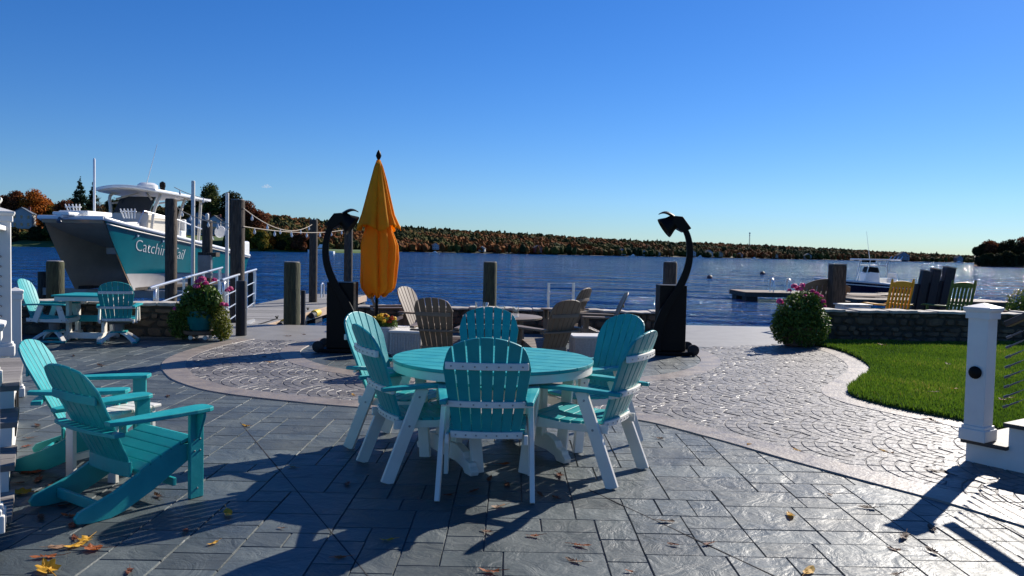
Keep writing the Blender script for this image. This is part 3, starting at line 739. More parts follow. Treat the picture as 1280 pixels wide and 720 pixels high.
b.tube([Vector((x, -0.05-0.10*math.cos(x/1.0*PI/2), zs(0)+0.0)) for x in np.linspace(-1, 1, 11)], 0.058, 12)
o = b.build('gunwale', GEL, boat, smooth=True)
b = MB(); g = [[Vector((x, -0.03, 2.22)), Vector((x, 0.0, 2.11))] for x in np.linspace(-.93, .93, 5)]; b.plate(g, (0, 0.04, 0)); b.build('bow_panel', HTUN, boat)
b = MB(); b.tube([outer(t, .93)+Vector((.03, 0, 0)) for t in ts], 0.022, 8); b.build('rub_rail', GEL2, boat, smooth=True)
# anchor pulpit, rod racks
b = MB(); b.box((-0.05, 0.1, 2.36), (0.5, 1.1, 0.10)); b.bar((-0.05, -0.5, 2.28), (-0.05, 0.3, 2.4), 0.16, 0.12); b.box((-0.05, 0.7, 2.4), (0.9, 1.2, 0.14)); b.build('anchor_pulpit', GEL, boat, bev=0.03)
b = MB(); b.tube([(-0.02, -0.55, 2.12), (-0.05, -0.45, 2.25), (-0.05, 0.2, 2.36)], [0.07, 0.05, 0.04], 8); b.build('anchor', GREYM, boat)
for cx, cy, cz in ((-0.45, 0.7, 2.40), (1.15, 0.9, 2.3)):
    b = MB()
    for k in range(5): b.tube([(cx+(k-2)*0.08, cy+0.05, cz), (cx+(k-2)*0.115, cy-0.04, cz+0.28)], 0.02, 8)
    b.tube([(cx-.25, cy, cz+.2), (cx+.25, cy, cz+.2)], 0.02); b.build('rod_holder', GEL, boat, smooth=True)
# console, seats, windscreen
b = MB(); b.prism([(2.5, 1.75), (2.9, 2.55), (4.4, 2.45), (4.6, 1.2), (2.5, 1.2)], (-0.62, 0, 0), (0, 1, 0), (0, 0, 1), (1.24, 0, 0)); b.build('console', GEL2, boat, bev=0.05)
b = MB(); b.prism([(1.4, 1.8), (1.6, 2.2), (2.6, 2.25), (2.7, 1.7)], (-0.5, 0, 0), (0, 1, 0), (0, 0, 1), (1.0, 0, 0)); b.build('forward_seat', GEL, boat, bev=0.05)
b = MB(); b.prism([(2.95, 2.58), (3.35, 3.1), (3.40, 3.1), (3.02, 2.58)], (-0.6, 0, 0), (0, 1, 0), (0, 0, 1), (1.2, 0, 0)); b.build('windscreen', TINT, boat)
b = MB(); b.box((0, 5.1, 1.7), (1.1, 0.7, 0.7)); b.box((0, 5.4, 2.2), (1.1, 0.14, 0.5)); b.build('helm_seat', GEL, boat, bev=0.05)
# hardtop
def top_pt(u, v): return Vector((u*1.13*(1-0.10*v*v if v < 0 else 1), 4.35+v*2.0*(1-0.12*u*u), 3.36-0.05*v-0.10*u*u))
b = MB(); g = [[top_pt(u, v) for u in np.linspace(-1, 1, 9)] for v in np.linspace(-1, 1, 7)]; b.plate(g, (0, 0, -0.10)); b.build('hardtop', GEL, boat, bev=0.03)
b = MB(); g = [[top_pt(u*0.93, v*0.93)-Vector((0, 0, 0.102)) for u in np.linspace(-1, 1, 9)] for v in np.linspace(-1, 1, 7)]; b.plate(g, (0, 0, -0.03)); b.build('hardtop_liner', GEL2, boat)
for sx in (-1, 1):
    b = MB(); b.tube(catmull([(sx*0.72, 2.85, 1.75), (sx*0.74, 3.0, 2.6), (sx*0.85, 3.15, 3.1), (sx*0.7, 3.5, 3.25)], 4), 0.05, 10)
    b.tube(catmull([(sx*0.72, 4.5, 1.7), (sx*0.74, 4.6, 2.5), (sx*0.8, 4.9, 3.2)], 4), 0.05, 10); b.tube([(sx*0.73, 2.95, 2.4), (sx*0.74, 4.55, 2.4)], 0.03, 8); b.tube([(sx*0.75, 3.05, 2.85), (sx*0.76, 5.6, 3.2)], 0.03, 8)
    b.tube([(sx*0.6, 3.1, 3.0), (sx*0.15, 3.6, 3.22)], 0.03, 8); b.build('hardtop_frame', GEL2, boat, smooth=True)
for sx in (-1, 1):
    b = MB(); b.tube([(sx*0.95, 5.5, 1.5), (sx*0.95, 5.7, 3.2)], 0.05, 10); b.build('aft_leg', GEL2, boat, smooth=True)
b = MB(); b.lathe([(0.30, 0), (0.33, 0.06), (0.32, 0.16), (0.22, 0.23), (0.01, 0.24)], (0.0, 3.9, 3.36), n=24); b.build('radar_dome', GEL, boat, smooth=True)
b = MB(); b.lathe([(0.07, 0), (0.08, 0.1), (0.10, 0.16), (0.09, 0.27), (0.02, 0.32)], (0.30, 4.3, 3.36), n=14); b.build('searchlight', DARKM, boat, smooth=True)
b = MB(); b.tube([(0.1, 3.6, 3.4), (0.45, 3.7, 4.85)], [0.014, 0.006], 6); b.build('antenna', GEL, boat)
b = MB(); b.tube([(-0.95, 5.6, 1.6), (-0.98, 1.6, 4.0-0.0)], 0.001); 
b = MB(); b.lathe([(0.035, 0), (0.035, 1.75), (0.02, 1.8)], (-0.15, 1.25, 2.3), n=10); b.build('mast', GEL, boat, smooth=True)
b = MB(); b.lathe([(0.20, 0), (0.22, 0.03), (0.2, 0.07), (0.02, 0.08)], (0, 0, 0), n=18, ax=Matrix.Rotation(R(80), 3, 'X')); o = b.build('life_ring', GEL, boat, smooth=True); o.location = (1.25, 6.6, 2.05)
# outboards
for sx in (-0.85, 0.85):
    b = MB(); b.box((sx, LB+0.35, 1.45), (0.45, 0.6, 0.6)); b.box((sx, LB+0.3, 0.8), (0.2, 0.3, 1.0)); b.build('outboard', GEL, boat, bev=0.08)
# name lettering laid on the hull side
fc = bpy.data.curves.new('t', 'FONT'); fc.body = "Catchin' Tail"; fc.size = 1; fc.shear = 0.35; fc.resolution_u = 4; fc.space_character = 1.0; fc.offset = -0.014
fo = bpy.data.objects.new('t', fc); COL.objects.link(fo); dg = bpy.context.evaluated_depsgraph_get(); dg.update()
tm = bpy.data.meshes.new_from_object(fo.evaluated_get(dg)); bpy.data.objects.remove(fo)
bm = bmesh.new(); bm.from_mesh(tm)
bmesh.ops.triangulate(bm, faces=bm.faces)
xs_ = [v.co.x for v in bm.verts]; x0, x1 = min(xs_), max(xs_)
T0, T1 = 0.125, 0.425
def on_hull(u, h):
    t = T0+(T1-T0)*u; zc = 1.50-0.30*u; z = zc+h; wv = 0.6
    for _ in range(12):
        p = outer(t, wv); wv += (z-p.z)/(zs(t)-0.15)
    p = outer(t, wv); p.x += 0.012; return p
for v in bm.verts:
    u = (v.co.x-x0)/(x1-x0); v.co = on_hull(u, (v.co.y-0.3)*0.52)
bmesh.ops.recalc_face_normals(bm, faces=bm.faces); bm.to_mesh(tm); bm.free()
LET = mat('lettering', (0.75, 0.76, 0.76), None, 0.4); tm.materials.clear(); tm.materials.append(LET); tm.name = 'lettering'
o = bpy.data.objects.new('lettering', tm); COL.objects.link(o); o.parent = boat
for t_ in (.14, .28, .62):
    p = outer(t_, .86); b = MB(); b.lathe([(0.035, -.01), (0.04, .01), (0.03, .03)], tuple(p+Vector((.01, 0, 0))), n=12, ax=Matrix.Rotation(R(90), 3, 'Y')); b.build('fitting', ALU, boat, smooth=True)
b = MB(); b.tube([(1.2, 1.3, 2.15), (1.28, 1.5, 2.55), (1.38, 3.4, 2.35), (1.38, 5.6, 2.0), (1.38, 5.8, 1.75)], .02, 8); b.build('grab_rail', ALU, boat, smooth=True)
# lift cradle
lift = thing('boat_lift', (-12.3, 27, 0), math.atan2(-0.1, 0.995), 'dark lift cradle beams under the catamaran hulls', 'boat lift')
for y in (-1.8, 2.6): b = MB(); b.box((0, y, -0.02), (5.2, 0.2, 0.24)); b.build('cross_beam', GREYM, lift, bev=0.01)
for x in (-0.8, 1.0): b = MB(); b.box((x-0.1, 0.4, 0.16), (0.16, 5.6, 0.10)); b.build('bunk', PILE, lift, bev=0.01)
for x in (-2.5, 2.5):
    for y in (-1.8, 2.6): b = MB(); b.lathe([(0.13, -3), (0.13, 0.6)], (x, y, 0), n=14); b.build('leg', PILE, lift, smooth=True)
# ================================================================ CHAIRS
def slat_pts(s_lo, s_hi, w_lo, w_hi, H, htop, plane, nr=7, nc=5, full=None):
    """grid of one fan slat between h=0 and the arch htop(s); plane(s,h) -> Vector"""
    g = []
    for i in range(nr):
        row = []
        for j in range(nc):
            e = (j/(nc-1)-0.5)
            s_top = s_hi + e*w_hi; ht = htop(s_top)
            h = ht*i/(nr-1); k = h/H
            s_ = (s_lo+e*w_lo)*(1-k)+(s_hi+e*w_hi)*k
            row.append(plane(s_, h))
        g.append(row)
    return g

def dining_chair(slat_mat, frame_mat):
    """fan-back dining armchair, faces +Y, origin on the floor midway between the rear feet"""
    t = thing('dining_armchair', (0, 0, 0), 0, 'x', 'chair', 'turquoise and white dining armchairs around the round table')
    lean = R(21); H = 0.69
    def plane(s, h): return Vector((s, 0.10-h*math.sin(lean)+0.50*s*s, 0.385+h*math.cos(lean)))
    arch = lambda s: 0.69-1.25*s*s-14*max(0, abs(s)-0.21)**2
    n = 7
    for i in range(n):
        u = (i-(n-1)/2)
        b = MB(); g = slat_pts(u*0.059, u*0.086, 0.054, 0.077, H, arch, plane); b.plate(g, (0, 0.018, 0.004)); b.build('back_slat', slat_mat, t, bev=0.004)
    def crail(h, half, hw, dy, name, th=0.024, up=0.0):
        b = MB(); g = []
        for k in range(11):
            s = -half+2*half*k/10; p = plane(s, h)
            g.append([p+Vector((0, -dy, -hw/2)), p+Vector((0, -dy, hw/2))])
        b.plate(g, (0, -th, 0)); o = b.build(name, frame_mat, t, bev=0.004)
        bb = MB()
        for i in range(n):
            s = (i-(n-1)/2)*0.074*half/0.26
            p = plane(s, h)+Vector((0, -dy-th-0.001, 0)); bb.lathe([(0.0055, 0), (0.0055, 0.003), (0.002, 0.004)], (0, 0, 0), n=8, ax=Matrix.Rotation(R(90), 3, 'X'))
            for q in range(24): pass
            k0 = len(bb.v)-24
            for q in range(k0, len(bb.v)): bb.v[q] = tuple(Vector(bb.v[q])+p)
        bb.build('screws', BOLT, o)
    crail(0.50, 0.252, 0.044, 0.004, 'upper_back_rail')
    crail(0.235, 0.28, 0.038, 0.004, 'middle_back_rail')
    crail(0.015, 0.225, 0.042, 0.004, 'lower_back_rail')
    # seat: contoured slats across
    for k in range(7):
        y0 = 0.10+k*0.080; y1 = y0+0.073; f = lambda y: 0.415+0.03*((y-0.36)/0.3)**2 - 0.01 + (0.0 if y < 0.62 else -0.012)
        hw_ = 0.235+0.02*min(1, k/4)
        b = MB(); b.plate([[(-hw_, y0, f(y0)), (-hw_, y1, f(y1))], [(0, y0, f(y0)-.004), (0, y1, f(y1)-.004)], [(hw_, y0, f(y0)), (hw_, y1, f(y1))]], (0, 0, -0.022)); b.build('seat_slat', slat_mat, t, bev=0.004)
    for sx in (-1, 1):
        b = MB(); b.prism([(0.0+0.06, 0.345), (0.06, 0.405), (0.36, 0.385), (0.68, 0.41), (0.70, 0.36), (0.66, 0.33)], (sx*0.245-0.012, 0, 0), (0, 1, 0), (0, 0, 1), (0.024, 0, 0)); b.build('seat_rail', frame_mat, t, bev=0.004)
        # legs: front leg nearly upright with a slight splay, rear leg leaning back
        b = MB(); b.bar((sx*0.275, 0.60, 0.615), (sx*0.29, 0.66, 0), 0.030, 0.085, up=(0, 1, 0)); b.build('front_leg', frame_mat, t, bev=0.004)
        b = MB(); b.bar((sx*0.277, 0.25, 0.62), (sx*0.292, 0.0, 0), 0.030, 0.085, up=(0, 1, 0)); b.build('rear_leg', frame_mat, t, bev=0.004)
        b = MB()
        for (yy, zz) in ((0.62, 0.37), (0.15, 0.37), (0.61, 0.54), (0.22, 0.56)):
            c0 = len(b.v); b.lathe([(0.008, 0), (0.008, 0.004), (0.003, 0.006)], (0, 0, 0), n=8, ax=Matrix.Rotation(sx*R(90), 3, 'Y'))
            for q in range(c0, len(b.v)): b.v[q] = tuple(Vector(b.v[q])+Vector((sx*(0.292 if zz > .5 else 0.298), yy, zz)))
        b.build('bolts', BOLT, t)
        # arm: broad paddle
        prof = [(-0.035, 0.245, 0.285), (0.06, 0.235, 0.295), (0.22, 0.235, 0.315), (0.36, 0.236, 0.332), (0.50, 0.232, 0.342), (0.60, 0.230, 0.340), (0.655, 0.238, 0.328), (0.675, 0.258, 0.308)]
        g = [[(sx*a, y, 0.632+0.012*math.sin(y*4)), (sx*(a+c)/2, y+0.004, 0.634+0.012*math.sin(y*4)), (sx*c, y, 0.632+0.012*math.sin(y*4))] for y, a, c in prof]
        b = MB(); b.plate(g, (0, 0, -0.026)); b.build('armrest', slat_mat, t, bev=0.005)
    b = MB(); b.box((0, 0.665, 0.355), (0.47, 0.022, 0.07)); b.build('front_rail', frame_mat, t, bev=0.004)
    b = MB(); b.box((0, 0.39, 0.345), (0.47, 0.06, 0.022)); b.build('cross_brace', frame_mat, t, bev=0.004)
    return t

def adirondack(M_, name='adirondack_chair', group=None, fine=True, hk=0.955):
    """faces +Y, origin on the floor below the seat"""
    t = thing(name, (0, 0, 0), 0, 'x', 'chair', group)
    lean = R(28); H = 0.86; n = 7 if fine else 6
    def plane(s, h): return Vector((s, -0.03-h*math.sin(lean)+0.40*s*s, 0.215+h*math.cos(lean)*hk))
    arch = lambda s: 0.855-1.1*s*s-14*max(0, abs(s)-0.19)**2
    for i in range(n):
        u = i-(n-1)/2; q = 7/n
        b = MB(); b.plate(slat_pts(u*0.057*q, u*0.081*q, 0.052*q, 0.072*q, H, arch, plane), (0, 0.018, 0.008)); b.build('back_slat', M_, t, bev=0.004)
    def crail(h, half, wd, nm, lay=False):
        b = MB(); g = []
        for k in range(11):
            s = -half+2*half*k/10; p = plane(s, h)
            if lay: g.append([p+Vector((0, -0.004, 0)), p+Vector((0, -wd, -0.0))])
            else: g.append([p+Vector((0, -0.004, -wd/2)), p+Vector((0, -0.004, wd/2))])
        b.plate(g, (0, 0, -0.024) if lay else (0, -0.022, 0)); b.build(nm, M_, t, bev=0.004)
    crail(0.60, 0.235, 0.05, 'upper_back_rail'); crail(0.36, 0.33, 0.085, 'arm_support', True); crail(0.03, 0.22, 0.09, 'lower_back_rail')
    for k in range(6):
        y0 = 0.0+k*0.083; f = lambda y: 0.235+0.145*min(1, y/0.40)**0.9+(-0.02 if y > 0.44 else 0)
        y1 = y0+0.076
        b = MB(); b.plate([[(-.265, y0, f(y0)), (-.265, y1, f(y1))], [(.265, y0, f(y0)), (.265, y1, f(y1))]], (0, 0, -0.022)); b.build('seat_slat', M_, t, bev=0.004)
    for sx in (-1, 1):
        side = [(0.46, 0.34), (0.475, 0.24), (0.40, 0.235), (0.10, 0.10), (-0.12, 0.02), (-0.22, 0.0), (-0.36, 0.0), (-0.455, 0.015), (-0.47, 0.045), (-0.44, 0.075), (-0.33, 0.105), (-0.20, 0.14), (-0.05, 0.20), (0.10, 0.262), (0.30, 0.335)]
        b = MB(); b.prism(side, (sx*0.25-0.014, 0, 0), (0, 1, 0), (0, 0, 1), (0.028, 0, 0)); b.build('side_rail', M_, t, bev=0.004)
        b = MB(); b.box((sx*0.287, 0.435, 0.27), (0.030, 0.115, 0.54)); b.build('front_leg', M_, t, bev=0.004)
        b = MB(); b.prism([(0, 0), (0.075, 0), (0.075, -0.03), (0.015, -0.17), (0, -0.17)], (sx*0.302, 0.425, 0.538), (sx, 0, 0), (0, 0, 1), (0, 0.024, 0)); b.build('arm_bracket', M_, t, bev=0.003)
        prof = [(-0.27, 0.265, 0.325), (-0.20, 0.262, 0.345), (-0.05, 0.258, 0.375), (0.15, 0.252, 0.395), (0.35, 0.247, 0.405), (0.46, 0.247, 0.402), (0.505, 0.262, 0.385), (0.52, 0.29, 0.36)]
        za = lambda y: 0.552+0.012*(y+0.2)
        b = MB(); b.plate([[(sx*a, y, za(y)+.004), (sx*(a+c)/2, y, za(y)+.006), (sx*c, y, za(y)+.004)] for y, a, c in prof], (0, 0, -0.026)); b.build('armrest', M_, t, bev=0.005)
        if fine:
            for (yy, zz) in ((0.41, 0.36), (0.46, 0.36), (0.41, 0.29), (0.46, 0.29), (0.435, 0.06)):
                b = MB(); b.lathe([(0.007, 0), (0.007, 0.003), (0.003, 0.005)], (0, 0, 0), n=8, ax=Matrix.Rotation(sx*R(90), 3, 'Y'))
                b.v = [tuple(Vector(q)+Vector((sx*0.3025, yy, zz))) for q in b.v]
                b.build('bolt', BOLT, t)
    b = MB(); b.box((0, -0.27, 0.065), (0.47, 0.03, 0.06)); b.build('stretcher', M_, t, bev=0.004)
    b = MB(); b.box((0, 0.47, 0.315), (0.53, 0.022, 0.10)); b.build('front_rail', M_, t, bev=0.004)
    b = MB(); b.box((0, 0.30, 0.11), (0.47, 0.03, 0.05)); b.build('lower_stretcher', M_, t, bev=0.004)
    for o in kids(t):
        for v in o.data.vertices: v.co.y *= 0.79
    return t

TX, TY = -0.13, 6.0
dc = dining_chair(TEAL, WHT)
spots = [(-0.14, 4.84, -0.14, 6.0, 'turquoise dining armchair nearest the camera, seen square from behind'),
         (-0.93, 5.46, 0.0, 5.93, 'turquoise dining armchair at the near left of the round table, seen from its side'),
         (-1.14, 6.40, -0.1, 6.02, 'turquoise dining armchair at the far left of the table, overlapped by the near left one'),
         (-0.20, 7.20, -0.12, 6.0, 'turquoise dining armchair on the far side of the round table, showing only its back top'),
         (0.90, 6.74, -0.13, 6.0, 'turquoise dining armchair at the far right of the round table, its front face showing'),
         (0.83, 5.44, -0.13, 5.98, 'turquoise dining armchair at the near right of the round table with sunlight on its seat')]
for (x, y, tx, ty, lb) in spots: place(dc, (x, y, 0.001), face(tx-x, ty-y), lb)

# round dining table
t = thing('round_table', (TX, TY, 0), R(30), 'big round turquoise plank dining table with white rim and white trestle base', 'table')
b = MB(); rT = 0.752; nb = 9; wv = 2*rT/nb
for k in range(nb):
    y0 = -rT+k*wv+0.004; y1 = -rT+(k+1)*wv-0.004; m_ = 10; g = []
    lo, hi = [], []
    for j in range(m_+1):
        yy = y0+(y1-y0)*j/m_; hx = math.sqrt(max(0, rT*rT-yy*yy)); lo.append((-hx, yy)); hi.append((hx, yy))
    pl = lo+hi[::-1]
    if k in (0,): pl = [p for p in pl]
    rot = Matrix.Rotation(R(-48), 2)
    b.prism([tuple(rot @ Vector(p)) for p in pl], (0, 0, 0.718), (1,0,0), (0,1,0), (0, 0, 0.024), tone=random.random())
b.build('tabletop', TEAL, t, bev=0.003)
b = MB(); b.lathe([(0.70, 0.716), (0.745, 0.716), (0.745, 0.66), (0.715, 0.66), (0.715, 0.70), (0.70, 0.70)], n=72); b.build('apron', WHT, t, smooth=True)
b = MB(); b.lathe([(0.03, 0.7175), (0.70, 0.7175), (0.70, 0.712), (0.03, 0.712)], n=48); b.build('under_panel', TEAL, t)
for sx in (-1, 1):
    foot = [(-0.46, 0), (-0.36, 0), (-0.33, 0.03), (-0.22, 0.05), (0.22, 0.05), (0.33, 0.03), (0.36, 0), (0.46, 0), (0.475, 0.035), (0.44, 0.06), (0.43, 0.085), (0.36, 0.10), (0.33, 0.14), (0.24, 0.17), (-0.24, 0.17), (-0.33, 0.14), (-0.36, 0.10), (-0.43, 0.085), (-0.44, 0.06), (-0.475, 0.035)]
    b = MB(); b.prism(foot, (sx*0.38-0.03, 0, 0.002), (0, 1, 0), (0, 0, 1), (0.06, 0, 0)); b.build('foot', WHT, t, bev=0.006)
    for sy in (-0.13, 0.13): b = MB(); b.box((sx*0.36, sy, 0.40), (0.05, 0.09, 0.50)); b.build('upright', WHT, t, bev=0.005)
    b = MB(); b.box((sx*0.36, 0, 0.675), (0.06, 0.95, 0.07)); b.build('top_beam', WHT, t, bev=0.005)
b = MB(); b.box((0, 0, 0.21), (0.66, 0.04, 0.14)); b.build('stretcher', WHT, t, bev=0.005)

# teal adirondacks
AG = 'turquoise adirondack chairs by the porch steps'
ad = adirondack(TEAL, group=AG, hk=0.85)
place(ad, (-2.34, 4.71, 0.001), face(0.56, 0.82), 'nearer turquoise adirondack chair at the left, seen from behind')
place(ad, (-3.04, 5.585, 0.001), face(0.975, 0.22), 'farther turquoise adirondack chair close to the porch steps')
t = thing('side_table', (-2.66, 5.30, 0), R(-20), 'small white side table between the two turquoise adirondack chairs', 'table')
for k in range(5): b = MB(); b.box((0, (k-2)*0.084, 0.448), (0.46, 0.077, 0.022)); b.build('top_slat', WHT, t, bev=0.006)
for sx in (-1, 1):
    for sy in (-1, 1): b = MB(); b.box((sx*0.18, sy*0.155, 0.219), (0.065, 0.03, 0.436)); b.build('leg', WHT, t, bev=0.004)
    b = MB(); b.box((sx*0.18, 0, 0.40), (0.028, 0.28, 0.07)); b.build('apron', WHT, t, bev=0.004)
    b = MB(); b.box((sx*0.18, 0, 0.12), (0.028, 0.28, 0.045)); b.build('stretcher', WHT, t, bev=0.004)

# taupe adirondacks around the low table
TG = 'taupe adirondack chairs by the seat wall'
ta = adirondack(TAUPE, group=TG, fine=False)
for x, y, fx, fy, lb in ((-0.95, 10.45, 0.22, 1, 'taupe adirondack chair left of the low round table, its slatted back to the camera'),
                         (0.55, 10.55, -0.62, 0.78, 'taupe adirondack chair right of the low round table with its seat and left arm showing'),
                         (-1.48, 12.9, 0.90, -0.45, 'taupe adirondack chair beside the orange umbrella, its sunlit back leaning left'),
                         (-2.20, 13.75, 0.97, 0.25, 'taupe adirondack chair between the left heater and the umbrella pole'),
                         (1.05, 14.15, -0.85, 0.5, 'taupe adirondack chair near the metal ladder frame, its back leaning right'),
                         (1.52, 12.75, -1, 0.03, 'taupe adirondack chair seen edge-on just left of the right heater')):
    place(ta, (x, y, 0.001), face(fx, fy), lb)
t = thing('low_table', (-0.13, 11.5, 0), 0, 'low round taupe table behind the turquoise dining set, with small glasses on it', 'table')
b = MB(); b.lathe([(0.56, 0.585), (0.575, 0.59), (0.575, 0.612), (0.56, 0.617), (0.02, 0.617)], n=48); b.build('tabletop', TAUPE, t, smooth=True)
for k in range(4):
    a = R(45+90*k); b = MB(); b.bar((0.36*math.cos(a), 0.36*math.sin(a), 0.585), (0.42*math.cos(a), 0.42*math.sin(a), 0), 0.09, 0.035, up=(math.cos(a), math.sin(a), 0)); b.build('leg', TAUPE, t, bev=0.004)
b = MB(); b.box((0, 0, 0.2), (0.6, 0.05, 0.06), Matrix.Rotation(R(45), 3, 'Z')); b.build('stretcher', TAUPE, t)
def glass(x, y, z, r_, h, lb, nm='drinking_glass', cat='glass', grp=None):
    b = MB(); b.lathe([(r_*0.8, 0), (r_, h), (r_*0.93, h), (r_*0.75, 0.012), (0.002, 0.012)], n=18); o = b.build(nm, GLASS, None, smooth=True, loc=(x, y, z)); tag(o, lb, cat, grp)
glass(-0.42, 11.35, 0.618, 0.10, 0.20, 'wide clear glass bowl at the left of the low taupe table', 'glass_bowl', 'bowl')
glass(-0.16, 11.25, 0.618, 0.07, 0.16, 'clear glass jar in the middle of the low taupe table', 'glass_jar', 'glass')
glass(0.06, 11.30, 0.618, 0.045, 0.15, 'slim clear drinking glass at the right of the low taupe table')
# pale wicker boxes
WICK = mat('pale_wicker', (0.62, 0.58, 0.52), (0.45, 0.42, 0.37), 0.7, 30, 0.5, 120, stretch=(1, 1, 1.5))
def wicker_box(x, y, rz, lb, s=1.0):
    t = thing('wicker_box', (x, y, 0), rz, lb, 'box', 'pale slatted boxes among the taupe chairs')
    b = MB(); b.box((0, 0, 0.18), (0.44*s, 0.40*s, 0.32)); b.build('body', WICK, t, bev=0.01)
    b = MB(); b.box((0, 0, 0.355), (0.49*s, 0.45*s, 0.035)); b.build('lid', WHT, t, bev=0.008)
    b = MB()
    for k in range(11):
        for sy in (-1, 1): b.box(((k-5)*0.04*s, sy*0.205*s, 0.18), (0.016*s, 0.014, 0.30)); b.box((sy*0.225*s, (k-5)*0.036*s, 0.18), (0.014, 0.014*s, 0.30))
    b.build('slatting', WICK, t)
    for sx in (-1, 1):
        for sy in (-1, 1): b = MB(); b.box((sx*0.19*s, sy*0.17*s, 0.012), (0.03, 0.03, 0.024)); b.build('foot', WICK, t)
wicker_box(-1.50, 11.7, R(-8), 'pale slatted storage box beside the white flower pot')
wicker_box(1.10, 11.5, R(5), 'pale slatted storage box behind the far right turquoise dining chair')
wicker_box(-1.62, 12.15, R(-8), 'pale box behind the white flower pot, half hidden by the box in front', 0.7)

# umbrella
ux, uy = -2.13, 12.6
t = thing('patio_umbrella', (ux, uy, 0), 0, 'closed orange patio umbrella standing tall behind the flower pot', 'umbrella')
b = MB(); b.lathe([(0.024, 0.05), (0.024, 2.9)], n=14); b.build('pole', DARKM, t, smooth=True)
b = MB(); b.lathe([(0.27, 0), (0.27, 0.05), (0.24, 0.075), (0.05, 0.09), (0.045, 0.30), (0.03, 0.31)], n=28); b.build('base', DARKM, t, smooth=True)
b = MB(); b.lathe([(0.012, 2.93), (0.03, 2.96), (0.045, 3.0), (0.03, 3.05), (0.008, 3.09)], n=12); b.build('finial', DARKM, t, smooth=True)
def canopy(prof, nf, amp, ph, n=144, sq=1.0):
    b = MB(); rows_ = []
    for i, (r_, z, a_) in enumerate(prof):
        row = []
        for k in range(n):
            a = 2*PI*k/n; a2 = a+0.28*math.sin(2*a+ph)+0.13*math.sin(5*a+2*ph)+0.05*math.sin(z*2.5+a*2); f = abs(math.sin(nf*a2/2+ph))**0.55*(0.8+0.2*math.sin(3*a+1.3))
            q = 1-a_*amp*(1-f)+0.05*math.sin(3*a+z*5)*a_
            row.append(Vector((r_*q*math.cos(a), r_*q*math.sin(a)*sq, z+(0.05*a_*math.sin(nf*a/2+1) if i == 0 else 0))))
        rows_.append(row+[row[0]])
    vs = [p for r_ in rows_ for p in r_]; m = n+1; fs = []
    for i in range(len(rows_)-1):
        for k in range(n): fs.append((i*m+k, i*m+k+1, (i+1)*m+k+1, (i+1)*m+k))
    b.add(vs, fs); return b
pr = [(0.16, 0.82, 1), (0.235, 0.86, 1), (0.30, 0.93, 1), (0.32, 1.02, 1), (0.325, 1.2, 1), (0.33, 1.4, 0.95), (0.315, 1.6, 0.9), (0.265, 1.75, 0.85), (0.20, 1.92, 0.8), (0.15, 2.2, 0.7), (0.10, 2.6, 0.6), (0.04, 2.85, 0.3)]
def sol(o, th): m_ = o.modifiers.new('cloth', 'SOLIDIFY'); m_.thickness = th; m_.offset = -1; return o
sol(canopy(pr, 9, 0.52, 0.3).build('canopy', UMB, t, smooth=False), 0.006)
pr2 = [(0.375, 1.87, 1), (0.35, 1.93, 1), (0.285, 2.08, 0.9), (0.215, 2.35, 0.8), (0.14, 2.62, 0.65), (0.075, 2.83, 0.5), (0.03, 2.935, 0.2)]
sol(canopy(pr2, 9, 0.42, 0.9).build('top_vent', UMB, t, smooth=False), 0.006)
for o in kids(t):
    if o.name.startswith(('canopy', 'top_vent')): o.data.polygons.foreach_set('use_smooth', [True]*len(o.data.polygons))

